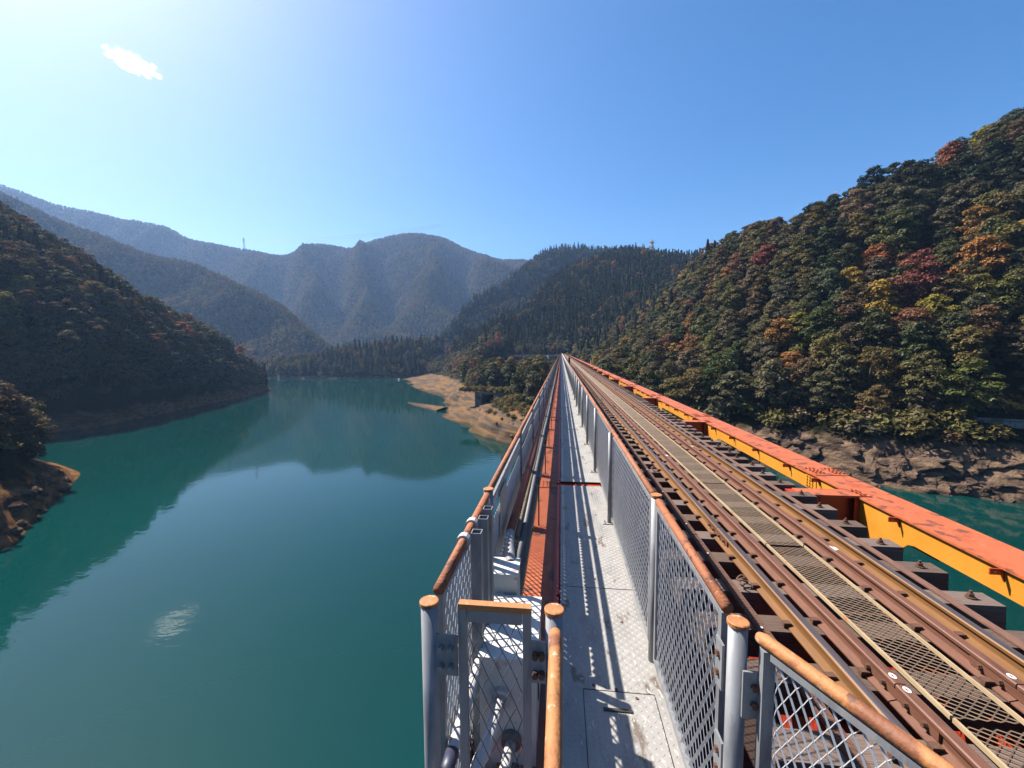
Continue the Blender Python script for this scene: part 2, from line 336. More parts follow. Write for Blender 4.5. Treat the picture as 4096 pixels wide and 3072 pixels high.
prom = Sheet([[(-380,375,-23),(-346,362,-20),(-340,372,-17),(-330,400,-11),(-330,440,-14)],[(-300,345,-23),(-285,349,-20),(-282,358,-16),(-281,372,-10),(-280,420,-14)],[(-260,330,-23),(-254,338,-20),(-254,344,-16),(-264,372,-7),(-262,420,-10)],
 [(-226,330,-23),(-225,338.6,-20),(-226,344,-15),(-240,380,-6),(-240,425,-8)],[(-200,328,-23),(-199,337,-20),(-200,343,-14),(-212,383,2),(-214,425,-3)],[(-173,327,-23),(-173,336,-20),(-174,342,-13),(-188,386,4),(-190,425,0)],
 [(-149,327,-23),(-149,336,-20),(-149,342,-13),(-167,392,7),(-168,430,0)],[(-134,328,-23),(-133,337,-20),(-132,346,-14),(-145,400,8.5),(-146,440,0)],[(-120,340,-23),(-118,352,-20),(-115,362,-14),(-126,406,8),(-126,446,0)]],
 90, 50, rel_hill(1.2, .8, .05)); prom.build('promontory_ground', TM['far'], 'low wooded promontory across the head of the lake')
def rel_left(x, y, z, t):
    k = min(1, max(0, t-.9)); k2 = k*max(0, min(1, 2.8-t))
    d = ((1-abs(fbm(x*.1, y*.1, z*.1))*2)-.4)*1.5*k2+fbm(x*.45, y*.45, z*.4)*.8*k2
    return (d, -d*.4, k*(fbm(x*.03, y*.03)*2.2*min(1, max(0, t-2))+fbm(x*.3, y*.3, 4)*.5*k2))
left = Sheet(mk([
 ((-210,-20),(-218,-15,-13),(-262,10,30),(-310,40,85),(-380,60,70)),((-190,20),(-196,24,-13),(-238,50,25),(-290,90,84),(-360,120,70)),
 ((-160,60),(-165,63,-10),(-190,80,32),(-268,140,76),(-340,180,60)),((-143.6,96),(-147,98,-10),(-168,111,23),(-239,155,58),(-310,200,45)),
 ((-140,107),(-143.5,109,-10),(-162,122,19),(-224,159,47),(-290,205,35)),((-143.7,129),(-147,131,-10),(-163,139,14),(-206,162,34),(-270,208,22)),
 ((-148,147),(-151,148.5,-10.5),(-164,155,8),(-193.5,171,22.5),(-250,212,12)),((-152,161),(-155,162.5,-11),(-166,169,3),(-187.5,183,14.5),(-240,220,6)),
 ((-160,190),(-163.5,191,-14),(-174,195,-5),(-185.4,200,8.5),(-230,228,0)),((-168,212),(-171,212,-15),(-177,212,-9),(-183.5,212,-.5),(-220,236,-6)),
 ((-175,230),(-177,229,-17),(-179,226,-13),(-182,223,-8.5),(-214,240,-12)),((-182,240),(-184,237,-18.5),(-186,234,-16),(-190,230,-13),(-215,244,-15))]),
 130, 90, rel_left); left.build('left_hill_ground', TM['left'], 'steep shaded wooded hill on the far side of the lake')
bank = Sheet(mk([
 ((-60,12),(-65,11,-15),(-72,9,-10.5),(-88,3,-3),(-125,-5,4)),((-62,30),(-66,29,-15.5),(-72,27,-11),(-86,22,-5),(-122,15,1)),((-63,38),(-67.5,36,-15.5),(-73,34.5,-11.5),(-84,32,-6.5),(-120,28,-1)),
 ((-65,41),(-69.5,40.5,-15.5),(-75,40.5,-11),(-84,40,-7.5),(-118,38,-3)),((-72,48),(-74.5,48,-15.5),(-78,47.5,-11.5),(-86,47,-8.5),(-118,46,-5)),((-79,55.5),(-80.5,54,-16.5),(-83,52.5,-13),(-89,51,-9.5),(-118,52,-8)),
 ((-84.4,61),(-85.5,59,-17.5),(-87,57.5,-15),(-92,56,-11.5),(-118,58,-11)),((-90,66),(-91,63.5,-18),(-93,61,-15.5),(-98,59.5,-13),(-120,64,-14)),((-102,71),(-103,68.5,-18.5),(-104,66,-17),(-108,64,-15.5),(-124,70,-16))]),
 90, 70, rel_left); bank.build('left_bank', TM['left'], 'brown rocky bank with overhanging leaves jutting into the lake')
def rel_mtn(a, l):
    def f(x, y, z, t):
        k = min(1, max(0, t-.15))*max(.03, min(1, (1.92-t)*1.15))
        ph = (x+.5*y)/l+1.1*fbm(x/(l*2.2), y/(l*2.2), 3., 2); tri = abs((ph % 1)*2-1)
        return (0, 0, k*(a*(tri-.5)+a*.35*fbm(x/l*1.6, y/l*1.6, 8., 2)))
    return f
midr = Sheet([[(-700,380,-22),(-800,440,130),(-924,498,276),(-1000,540,200)],[(-640,410,-22),(-735,478,112),(-838,545,240),(-900,590,170)],[(-600,415,-22),(-690,484,100),(-785,553,214),(-840,600,150)],[(-560,425,-22),(-655,496,92),(-749,568,196),(-800,620,130)],[(-520,430,-22),(-607,502,82),(-693,574,175),(-740,630,110)],
 [(-480,438,-22),(-561,512,70),(-642,586,152),(-690,650,100)],[(-440,455,-22),(-512,530,65),(-583,604,140),(-630,670,90)],[(-410,460,-22),(-471,528,55),(-533,597,121),(-580,670,70)],[(-385,468,-22),(-434,527,42),(-483,587,99),(-525,665,50)],[(-360,480,-22),(-393,530,30),(-426,580,74),(-460,660,40)],
 [(-340,485,-22),(-366,526,18),(-392,568,54),(-420,650,20)],[(-320,490,-22),(-336,524,2),(-352,558,24),(-375,640,0)],[(-300,495,-22),(-311,524,-8),(-322,553,5),(-340,630,-10)]], 120, 70, rel_mtn(36, 120)); midr.build('middle_ridge_ground', TM['far'], 'long blue shaded wooded ridge sloping down to the lake')
farm = Sheet([[(-1500,820,-10),(-1720,930,300),(-1936,1045,604),(-2100,1120,500)],[(-1350,880,-10),(-1560,1010,262),(-1759,1147,533),(-1900,1230,420)],[(-1230,900,-10),(-1430,1040,238),(-1618,1176,481),(-1740,1280,380)],[(-1120,900,-10),(-1290,1060,220),(-1451,1227,444),(-1560,1340,350)],[(-1010,880,-10),(-1160,1060,200),(-1304,1241,416),(-1400,1370,320)],[(-920,860,-10),(-1070,1060,175),(-1217,1258,376),(-1300,1400,280)],
 [(-760,830,-12),(-890,1035,145),(-1011,1240,328),(-1070,1400,240)],[(-650,800,-12),(-760,1015,135),(-860,1229,305),(-900,1400,220)],[(-560,770,-12),(-664,1000,150),(-762,1234,337),(-790,1400,250)],[(-500,760,-12),(-590,1020,145),(-669,1286,329),(-690,1440,240)],[(-470,750,-12),(-546,1030,165),(-613,1314,360),(-630,1480,270)],
 [(-430,740,-12),(-497,1040,175),(-553,1340,381),(-560,1500,280)],[(-370,730,-12),(-420,1050,180),(-463,1374,392),(-465,1540,290)],[(-310,720,-12),(-350,1060,175),(-386,1398,380),(-380,1560,280)],[(-260,720,-12),(-292,1068,158),(-320,1414,346),(-310,1570,250)],[(-190,720,-12),(-210,1075,145),(-229,1432,319),(-220,1580,230)],[(-110,720,-10),(-112,1083,138),(-114,1445,306),(-100,1600,220)],[(20,720,-10),(33,1085,130),(47,1449,276),(60,1600,200)],[(150,720,-10),(180,1085,130),(200,1449,260),(220,1600,190)]],
 220, 120, rel_mtn(150, 200)); farm.build('far_mountain_ground', TM['far'], 'hazy wooded mountain closing the valley')

# ------------------------------------------------------------------ foliage
def leaf_material(name, src):
    m, t, out = nodes_of(name); L = t.links.new
    at = N(t, 'ShaderNodeAttribute', attribute_type=src, attribute_name='tint')
    g = N(t, 'ShaderNodeNewGeometry')
    nz = N(t, 'ShaderNodeTexNoise'); nz.inputs['Scale'].default_value = .55; nz.inputs['Detail'].default_value = 3; L(g.outputs['Position'], nz.inputs[0])
    ml = N(t, 'ShaderNodeMapRange'); ml.inputs[1].default_value = .3; ml.inputs[2].default_value = .7; ml.inputs[3].default_value = .7; ml.inputs[4].default_value = 1.4; L(nz.outputs[0], ml.inputs[0])
    ri = N(t, 'ShaderNodeMapRange'); ri.inputs[3].default_value = .72; ri.inputs[4].default_value = 1.3; L(g.outputs['Random Per Island'], ri.inputs[0])
    m1 = N(t, 'ShaderNodeMath', operation='MULTIPLY'); L(ml.outputs[0], m1.inputs[0]); L(ri.outputs[0], m1.inputs[1])
    vm = N(t, 'ShaderNodeVectorMath', operation='SCALE'); L(at.outputs['Color'], vm.inputs[0]); L(m1.outputs[0], vm.inputs['Scale'])
    d = N(t, 'ShaderNodeBsdfDiffuse'); L(vm.outputs[0], d.inputs[0])
    tr = N(t, 'ShaderNodeBsdfTranslucent'); L(vm.outputs[0], tr.inputs[0])
    mx = N(t, 'ShaderNodeMixShader'); mx.inputs[0].default_value = .28; L(d.outputs[0], mx.inputs[1]); L(tr.outputs[0], mx.inputs[2])
    gl = N(t, 'ShaderNodeBsdfGlossy'); gl.inputs['Roughness'].default_value = .5; gl.inputs[0].default_value = (.5,.5,.5,1)
    mg = N(t, 'ShaderNodeMixShader'); mg.inputs[0].default_value = .02; L(mx.outputs[0], mg.inputs[1]); L(gl.outputs[0], mg.inputs[2])
    L(mg.outputs[0], out.inputs[0]); return m
LEAF_O, LEAF_I = leaf_material('tree_leaves', 'OBJECT'), leaf_material('forest_leaves', 'INSTANCER')

def quads(P, Nn, s, asp=1.7):
    """rhombic leaf sprays at P facing Nn"""
    n = len(P); Nn = Nn/np.linalg.norm(Nn, axis=1)[:,None]
    a = np.cross(Nn, rng.normal(size=(n,3))); a /= np.linalg.norm(a, axis=1)[:,None]; b_ = np.cross(Nn, a)
    s = (s*rng.uniform(.6, 1.35, n))[:,None]
    V = np.stack([P-a*s*asp*.5, P-b_*s*.5+Nn*s*.12, P+a*s*asp*.5, P+b_*s*.5+Nn*s*.12], 1).reshape(-1,3)
    return V, np.arange(4*n).reshape(-1,4)
def broadleaf(n, size, lobes=13, Rr_=3.6, z0=3.0, H=9.5, flat=.62):
    """crown of leafy lobes in metres on a 10 m tree"""
    cs = []
    for k in range(lobes):
        hgt = (k+.5)/lobes; rad = Rr_*math.sin(math.pi*(.22+.70*hgt))**.8*rng.uniform(.45, 1.0)*(.75 if hgt > .85 else 1)
        an = k*2.4+rng.uniform(-.5, .5); cs.append((math.cos(an)*rad*.72, math.sin(an)*rad*.72, z0+.8+(H-z0-1.4)*hgt, rng.uniform(1.1, 1.9)*(1.1-.35*hgt)))
    P, Q = [], []
    w = np.array([c[3]**2 for c in cs]); w = (w/w.sum()*n).astype(int)
    for (x, y, z, r), k in zip(cs, w):
        d = rng.normal(size=(k,3)); d[:,2] = np.abs(d[:,2])*1.0-.35; d /= np.linalg.norm(d, axis=1)[:,None]
        rr = r*rng.uniform(.72, 1.12, k)[:,None]
        P.append(np.array([x,y,z])+d*rr*np.array([1,1,flat])); Q.append(d*1.0+np.array([0,0,.75])+rng.normal(size=(k,3))*.45)
    return quads(np.vstack(P), np.vstack(Q), size)
def cedar(n, size, H=14., Rr_=2.1, z0=2.2):
    hh = rng.random(n)**1.35; z = z0+(H-z0)*hh; lay = (z*1.15) % 1.0
    rad = Rr_*(1-hh)**.85*(1.0-.35*lay)*rng.uniform(.72, 1.05, n)+.12; an = rng.random(n)*2*math.pi
    d = np.stack([np.cos(an), np.sin(an), np.zeros(n)], 1)
    P = d*rad[:,None]; P[:,2] = z-rad*.16
    return quads(P, d*.8+np.array([0,0,.75])+rng.normal(size=(n,3))*.35, size, 1.9)
def raw_mesh(name, V, Fq, m):
    me = bpy.data.meshes.new(name); me.from_pydata(V.tolist(), [], Fq.tolist()); me.materials.append(m); me.update(); return me
crown_b = [raw_mesh('crown', *broadleaf(3600, .31, lobes=int(rng.integers(13, 20)), Rr_=rng.uniform(3.2, 4.2), z0=rng.uniform(.6, 2.2), H=rng.uniform(8.3, 11), flat=rng.uniform(.5, .85)), LEAF_O) for _ in range(7)]
crown_c = [raw_mesh('crown', *cedar(1500, .42, H=rng.uniform(13, 15), Rr_=rng.uniform(1.9, 2.5)), LEAF_O) for _ in range(3)]
def trunk_mesh(conif):
    b = MB()
    if conif: b.tube([(0,0,-.8),(.05,.02,5),(0,.05,12.5)], [.24,.17,.04], 7)
    else:
        b.tube([(0,0,-1.0),(.1,.05,2.0),(-.1,.1,4.4),(.05,.0,7.4)], [.26,.2,.14,.05], 7)
        for k in range(5):
            a = k*1.3+.4; z = 2.4+k*.75; b.tube([(0,0,z),(math.cos(a)*1.2,math.sin(a)*1.2,z+.9),(math.cos(a)*2.3,math.sin(a)*2.3,z+1.5)], [.10,.07,.025], 5)
    return b.mesh('trunk', MT['bark'], True)
trunk_b, trunk_c = trunk_mesh(False), trunk_mesh(True)

TINT_ = {'dark': (.042,.045,.014), 'olive': (.082,.068,.018), 'grey': (.074,.068,.033), 'lime': (.094,.080,.020), 'brown': (.100,.062,.025),
        'yellow': (.20,.135,.020), 'orange': (.20,.085,.022), 'red': (.17,.045,.030), 'russet': (.14,.062,.030), 'pink': (.17,.095,.066), 'cedar': (.016,.024,.009), 'hemlock': (.024,.030,.009)}
TINT = {k_: tuple(q*.84 for q in v_) for k_, v_ in TINT_.items()}
WORD = {'dark': 'deep green', 'olive': 'olive green', 'grey': 'greyish green', 'lime': 'yellowish green', 'brown': 'brownish green', 'yellow': 'golden yellow', 'orange': 'orange', 'red': 'bright red', 'russet': 'russet', 'pink': 'pale pinkish', 'cedar': 'blackish green', 'hemlock': 'mossy green'}
def pick(mix):
    ks = list(mix); w = np.array([mix[k] for k in ks], float); return ks[int(rng.choice(len(ks), p=w/w.sum()))]
MIXR = {'dark': 5, 'olive': 5, 'grey': 5, 'lime': 1.6, 'brown': 2.2, 'orange': .45, 'yellow': .45, 'russet': .9, 'red': .02}
MIXL = {'dark': 4, 'olive': 5, 'grey': 3, 'lime': 3.0, 'brown': 2.5, 'orange': .35, 'russet': .9, 'yellow': .3}
MIXF = {'dark': 2, 'olive': 6, 'grey': 2, 'lime': 4, 'brown': 4, 'russet': 1.6, 'orange': .35}
def clear_of_bridge(q):
    if -44 < q[0] < 1 and 190 < q[1] < 303 and q[2] > -14.0: return False
    return not (-5.5 < q[0] < 9 and q[1] < 300) and not (-40 < q[0] < 6 and 280 < q[1] < 302) and not (-36 < q[0] < -12 and 124 < q[1] < 158) and not (68 < q[0] < 84 and 62 < q[1] < 78)
trees = []          # (pos, scale, rot, conifer?, tint key, place)
def grow(sh, n, t0, t1, sp, conif, mix, place, smin, smax, ok=None):
    for q in sh.scatter(n, t0, t1, sp):
        if not clear_of_bridge(q) or (ok and not ok(q)): continue
        cf = conif if isinstance(conif, bool) else bool(conif(q))
        key = ('cedar' if rng.random() < .75 else 'hemlock') if cf else pick(mix)
        trees.append([q, rng.uniform(smin, smax)*(.8 if cf else 1), rng.uniform(0, 6.28), cf, key, place])
grow(near, 12000, 2.08, 4.4, 3.7, lambda q: (q[1] > 190 and q[0] > 10 and rng.random() < .3) or (q[1] > 245 and -60 < q[0] < 60 and rng.random() < .35), MIXR, 'slope', .62, 1.15)
for tr_ in trees:
    x_, y_, z_ = tr_[0]
    if z_ > 33 and 72 < x_ < 112 and y_ < 175 and rng.random() < .8: tr_[4] = 'hemlock' if rng.random() < .5 else 'cedar'
grow(left, 6000, 2.05, 4.3, 3.8, lambda q: fbm(q[0]*.03, q[1]*.03, 4.) > .42, MIXL, 'left', .65, 1.15)
grow(bank, 220, 3.05, 4.6, 3.2, False, {'olive': 4, 'lime': 3, 'brown': 2}, 'bank', .7, 1.05)
grow(prom, 3000, 1.4, 3.7, 3.8, lambda q: q[0] > -235 and rng.random() < .72, MIXL, 'promontory', .5, 1.15)
for (tx, ty, tz), key in [((19,184,4),'red'), ((26,198,12),'yellow'), ((-22,269,14),'red'), ((67,97,12),'yellow'), ((71,92,8),'yellow'), ((51,100,4),'orange'), ((77,111,20),'orange'), ((48,94,-2),'orange'), ((81,126,36),'pink'), ((92,105,28),'orange'),
        ((96,102,23),'yellow'), ((87,97,16),'orange'), ((45,143,8),'orange'), ((68,199,42),'orange'), ((-174,126,15),'orange'), ((-171,161,10),'red'), ((-172,160,15),'russet'), ((-46,297,16),'red'), ((61,153,27),'orange'), ((-226,147,50),'orange'), ((-36,207,1),'russet'), ((113,140,53),'orange')]:
    c_ = [tr for tr in trees if not tr[3]]
    b_ = min(c_, key=lambda tr: (tr[0][0]-tx)**2+(tr[0][1]-ty)**2+(tr[0][2]+6-tz)**2); b_[4] = key; b_[1] = max(b_[1], .95)
Mi_ = cam.matrix_world.inverted()
def size_in_view(tr):
    q = Mi_ @ Vector((tr[0][0], tr[0][1], tr[0][2]+6*tr[1]))
    if q.z > -5: return 0
    u, v = q.x/-q.z, q.y/-q.z
    if abs(u) > 1.30 or abs(v) > .98: return 0
    return tr[1]/-q.z*(1 if tr[5] != 'left' else 1.0)
order = sorted(range(len(trees)), key=lambda i: -size_in_view(trees[i]))
single = set([i for i in order if not trees[i][3] and size_in_view(trees[i]) > 0][:290]+[i for i in order if trees[i][3] and size_in_view(trees[i]) > 0][:90])
BAND = lambda q, p: p if p != 'slope' else ('beach' if q[0] < 12 else 'foot' if q[2] < 2 else 'mid' if q[2] < 30 else 'crest')
PLACE = {'beach': 'on the bank above the bare beach', 'foot': 'low on the steep slope just above the rocky shore', 'mid': 'half way up the steep slope beside the bridge', 'crest': 'near the crest of the steep slope beside the bridge', 'slope': 'growing on the steep slope beside the bridge', 'left': 'on the shaded hill across the lake', 'bank': 'overhanging the brown rocky bank', 'promontory': 'on the promontory at the head of the lake'}
nb = 0
for i in sorted(single):
    q, s, rz, cf, key, place = trees[i]
    root = put('conifer_tree' if cf else 'broadleaf_tree', None, None, tuple(q), rz, (s, s, s*rng.uniform(.88, 1.12)))
    lab = '%s %s tree %s' % (WORD[key], 'conifer' if cf else 'broadleaf', PLACE[BAND(q, place)])
    tag(root, lab, 'tree', '%s %s trees %s' % (WORD[key], 'conifer' if cf else 'broadleaf', PLACE[BAND(q, place)]))
    put('trunk', trunk_c if cf else trunk_b, root)
    o = put('crown', (crown_c if cf else crown_b)[nb % (3 if cf else 7)], root); nb += 1
    o['tint'] = [c*rng.uniform(.85, 1.18) for c in TINT[key]]

def forest(name, label, pts, protos, material):
    """one mesh: prototype crowns plus loose points; geometry nodes set a crown on every point"""
    V = []; Fq = []; kind = []; off = 0
    for k, (pv, pf) in enumerate(protos):
        V.append(pv); Fq.append(pf+off); kind += [k+1]*len(pv); off += len(pv)
    n = len(pts); V.append(np.array([p[0] for p in pts])); V = np.vstack(V); Fq = np.vstack(Fq)
    me = bpy.data.meshes.new(name); me.from_pydata(V.tolist(), [], Fq.tolist()); me.materials.append(material)
    def attr(nm, typ, vals, key):
        a = me.attributes.new(nm, typ, 'POINT'); a.data.foreach_set(key, vals)
    z = [0]*off
    attr('proto', 'INT', kind+z[:0]+[0]*n, 'value'); attr('pick', 'INT', z+[p[3]+1 for p in pts], 'value')
    attr('size', 'FLOAT', [0.]*off+[p[1] for p in pts], 'value'); attr('turn', 'FLOAT', [0.]*off+[p[2] for p in pts], 'value')
    attr('tint', 'FLOAT_VECTOR', [0.]*(off*3)+[c for p in pts for c in p[4]], 'vector'); me.update()
    ob = tag(put(name, me), label, 'forest', kind='stuff')
    ng = bpy.data.node_groups.new(name, 'GeometryNodeTree')
    ng.interface.new_socket('Geometry', in_out='INPUT', socket_type='NodeSocketGeometry'); ng.interface.new_socket('Geometry', in_out='OUTPUT', socket_type='NodeSocketGeometry')
    gi, go = ng.nodes.new('NodeGroupInput'), ng.nodes.new('NodeGroupOutput'); L = ng.links.new
    def na(nm, typ):
        a = ng.nodes.new('GeometryNodeInputNamedAttribute'); a.data_type = typ; a.inputs[0].default_value = nm; return a.outputs[0]
    def eq(sock, v):
        c_ = ng.nodes.new('FunctionNodeCompare'); c_.data_type = 'INT'; c_.operation = 'EQUAL'; L(sock, c_.inputs[2]); c_.inputs[3].default_value = v; return c_.outputs[0]
    jn = ng.nodes.new('GeometryNodeJoinGeometry')
    cx = ng.nodes.new('ShaderNodeCombineXYZ'); L(na('turn', 'FLOAT'), cx.inputs[2])
    sp = ng.nodes.new('GeometryNodeSeparateGeometry'); L(gi.outputs[0], sp.inputs[0]); L(eq(na('proto', 'INT'), 0), sp.inputs[1])
    for k in range(len(protos)):
        s1 = ng.nodes.new('GeometryNodeSeparateGeometry'); L(gi.outputs[0], s1.inputs[0]); L(eq(na('proto', 'INT'), k+1), s1.inputs[1])
        ip = ng.nodes.new('GeometryNodeInstanceOnPoints'); L(sp.outputs[0], ip.inputs['Points']); L(s1.outputs[0], ip.inputs['Instance'])
        L(eq(na('pick', 'INT'), k+1), ip.inputs['Selection']); L(cx.outputs[0], ip.inputs['Rotation']); L(na('size', 'FLOAT'), ip.inputs['Scale'])
        L(ip.outputs[0], jn.inputs[0])
    L(jn.outputs[0], go.inputs[0])
    md = ob.modifiers.new('forest', 'NODES'); md.node_group = ng; return ob
def tint(key, lo=.8, hi=1.22): k = rng.uniform(lo, hi); return [c*k*rng.uniform(.93, 1.07) for c in TINT[key]]
mid_protos = [broadleaf(1300, .48, Rr_=rng.uniform(3.3, 4.2), z0=rng.uniform(.6, 1.8), H=rng.uniform(8.3, 10.5), flat=rng.uniform(.5, .8)) for _ in range(3)]+[cedar(520, .66) for _ in range(2)]
def as_pts(sel): return [(tr[0], tr[1], tr[2], (3+i % 2) if tr[3] else i % 3, tint(tr[4])) for i, tr in enumerate(sel)]
rest = [tr for i, tr in enumerate(trees) if i not in single]
forest('hillside_forest', 'rest of the mixed autumn wood on the slope beside the bridge', as_pts([t_ for t_ in rest if t_[5] == 'slope']), mid_protos, LEAF_I)
forest('shaded_forest', 'rest of the shaded wood on the hill and bank across the lake', as_pts([t_ for t_ in rest if t_[5] in ('left', 'bank')]), mid_protos, LEAF_I)
forest('promontory_forest', 'rest of the dark wood on the promontory at the head of the lake', as_pts([t_ for t_ in rest if t_[5] == 'promontory']), mid_protos, LEAF_I)
lo_protos = [broadleaf(260, 1.0, lobes=9, Rr_=4.0, z0=1.0) for _ in range(3)]+[cedar(170, 1.1) for _ in range(2)]
def far_wood(name, label, sh, n, sp, t1, conif, mix, smin, smax):
    pts = []
    for i, q in enumerate(sh.scatter(n, .25, t1, sp)):
        if not clear_of_bridge(q): continue
        cf = conif(q); s = rng.uniform(smin, smax)*(.85 if cf else 1)
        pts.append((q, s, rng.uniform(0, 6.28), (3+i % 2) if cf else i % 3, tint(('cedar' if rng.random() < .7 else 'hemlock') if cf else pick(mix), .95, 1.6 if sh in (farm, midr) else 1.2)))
    forest(name, label, pts, lo_protos, LEAF_I)
far_wood('conifer_forest', 'dense dark conifer plantation behind the far end of the bridge', conifer, 17000, 2.7, 2.3, lambda q: rng.random() < (.93 if fbm(q[0]*.02, q[1]*.02, 21.) > -.25 else .35), MIXR, .4, .9)
far_wood('ridge_forest', 'mixed conifer and broadleaf wood on the higher ridge', back, 14000, 3.9, 2.3, lambda q: rng.random() < (.85 if fbm(q[0]*.012, q[1]*.012, 5.) > -.1 else .25), MIXR, .45, 1.0)
far_wood('middle_ridge_forest', 'bluish wood covering the long middle ridge', midr, 22000, 5.0, 2.2, lambda q: fbm(q[0]*.008, q[1]*.008, 15.) > .5, MIXF, .7, 1.05)
far_wood('mountain_forest', 'hazy autumn wood covering the far mountain', farm, 75000, 6.4, 2.15, lambda q: False, MIXF, .75, 1.15)

# ------------------------------------------------------------------ bridge steelwork
BL, Y0 = 290.0, -0.4                                  # far end, near end
PAN = 6.12; NODES = [0.16+PAN*k for k in range(0, 48)]
br = thing('railway_bridge', 'long orange painted steel railway bridge crossing the lake', 'bridge')
b = MB().box((4.13,0,-.075), (4.66,PAN-.004,-.05)); flange_r = b.mesh('top_flange', MT['orange'])
def web_shape(x, th):
    """web plate with a deep gusset and a rounded cut-out by each node (node at y=0, panel towards +y)"""
    pts = [(0,-.076),(PAN,-.076),(PAN,-.60),(PAN-.82,-.60),(PAN-.85,-.50),(PAN-.87,-.42),(PAN-.93,-.36),(PAN-1.02,-.335),(.95,-.335),(.75,-.37),(.42,-.46),(0,-.46)]
    m_ = MB(); n = len(pts)
    m_.v = [(x, y, z) for y, z in pts]+[(x+th, y, z) for y, z in pts]
    m_.f = [tuple(range(n))[::-1], tuple(range(n, 2*n))]+[(k, (k+1) % n, n+(k+1) % n, n+k) for k in range(n)]
    return m_
web_i, web_o = web_shape(4.17, .014).mesh('inner_web', MT['yellow']), web_shape(4.60, .014).mesh('outer_web', MT['red'])
fb = MB().box((3.30,-.13,-.072), (4.128,.13,-.046)).box((2.2,-.008,-.62), (4.168,.008,-.073)).box((4.10,-.11,-.62), (4.167,-.095,-.074)).box((3.7,-.016,-.60),(3.76,-.009,-.08))
fbeam = fb.mesh('floor_beam', MT['red'])
ftop = MB().box((3.40,-.14,-.0455), (4.30,.14,-.036)).mesh('cover_plate', MT['orange'])
hang = MB().add([(4.04,-.006,-.076),(4.165,-.006,-.076),(4.165,-.006,-.20),(4.14,-.006,-.135),(4.04,-.006,-.135),(4.04,.006,-.076),(4.165,.006,-.076),(4.165,.006,-.20),(4.14,.006,-.135),(4.04,.006,-.135)],
    [(0,1,2,3,4),(9,8,7,6,5),(0,5,6,1),(1,6,7,2),(2,7,8,3),(3,8,9,4),(4,9,5,0)]).mesh('hanger_plate', MT['red'])
hole = MB().tube([(4.085,-.0075,-.108),(4.085,.0075,-.108)], .010, 10).mesh('bolt_hole', MT['sign'])
bolt = MB().tube([(0,0,0),(0,0,.006)], .024, 10).tube([(0,0,.006),(0,0,.024)], .017, 6).mesh('bolt', MT['orange'])
sbolt = MB().tube([(0,0,0),(-.018,0,0)], .017, 6).mesh('bolt', MT['yellow'])
spl = MB().box((4.15,-.30,-.0495), (4.64,.30,-.038)).mesh('splice_plate', MT['orange'])
sweb = MB().box((4.158,-.30,-.30), (4.1695,.0,-.095)).mesh('web_splice', MT['yellow'])
far_bolts = MB()
for k, y in enumerate(NODES):
    y1 = min(y+PAN, BL)
    if y > BL-3: break
    put('top_flange', flange_r, br, (0,y,0)); put('inner_web', web_i, br, (0,y,0)); put('outer_web', web_o, br, (0,y,0))
    put('floor_beam', fbeam, br, (0,y,0)); put('cover_plate', ftop, br, (0,y,0))
    sp_ = put('splice_plate', spl, br, (0,y+1.18,0)); put('web_splice', sweb, br, (0,y+1.18,0))
    spots = [(4.165+.05*i+.0, j*.085-.02, -.036) for i in range(2) for j in (-1,0,1)]+[(4.27,-.05,-.05),(4.27,.08,-.05),(4.22,.16,-.05)]
    sp2 = [(x, 1.18+j, -.038) for x in (4.19,4.25,4.31,4.49,4.55,4.61) for j in (-.22,-.14,-.06,.06)]
    wb = [(4.158, 1.18-.06-i*.075, -.13-j*.05) for i in range(3) for j in range(4)]
    if k in (0, 1, 2):
        for x, yy, z in spots+sp2: put('bolt', bolt, br, (x, y+yy, z))
        for x, yy, z in wb: put('bolt', sbolt, br, (x, y+yy, z))
    elif k < 14:
        for x, yy, z in spots+sp2: far_bolts.tube([(x,y+yy,z),(x,y+yy,z+.024)], .019, 6)
    if k < 26:
        for j in range(5):
            if j == 0 and k > 14: continue
            h_ = put('hanger_plate', hang, br, (0, y+.45+j*1.22+(.35 if j == 0 else 0), 0))
            if k < 4: put('bolt_hole', hole, h_)
tag(far_bolts.build('bolt_heads', MT['orange'], br), kind='stuff')
# left chord under the cable trough and walkway, with the walkway bearers
lf = MB().box((-.318,0,-.085), (.26,PAN-.004,-.06)).mesh('left_flange', MT['orange'])
lw = MB().box((-.30,0,-.50), (-.286,PAN,-.086)).mesh('left_web', MT['red'])
lb = MB().box((-.318,-.15,-.0595), (.26,.15,-.048)).mesh('left_cover_plate', MT['orange'])
bear = MB().box((-.03,-.16,-.058), (.62,-.10,-.006)).mesh('walkway_bearer', MT['red'])
stiff = MB().box((-.06,0,-.0595), (-.012,PAN*.985,-.020)).mesh('edge_angle', MT['red'])
riv = MB().tube([(0,0,0),(0,0,.014)], [.014,.009], 8).mesh('rivet', MT['orange'])
for k, y in enumerate(NODES):
    if y > BL-3: break
    for nm, me in (('left_flange', lf), ('left_web', lw), ('left_cover_plate', lb), ('edge_angle', stiff)): put(nm, me, br, (0,y,0))
    for j in range(2): put('walkway_bearer', bear, br, (0, y+.24+j*PAN/2, 0))
    if k in (0, 1, 2):
        for i in range(3):
            for j in range(4): put('rivet', riv, br, (-.27+i*.06, y-.11+j*.07, -.048))
for x in (1.68, 2.80):
    b = MB().prof([(x-.14,-.235),(x+.14,-.235),(x+.14,-.25),(x+.007,-.252),(x+.007,-.84),(x-.007,-.84),(x-.007,-.252),(x-.14,-.25)], Y0, BL); b.build('stringer', MT['red'], br)
MB().prof([(.75,-.90),(3.62,-.90),(3.62,-.87),(.75,-.87)], Y0, BL).build('added_dark_sheet', MT['dark'], br)  # sheet added under the track so the sleeper gaps look dark
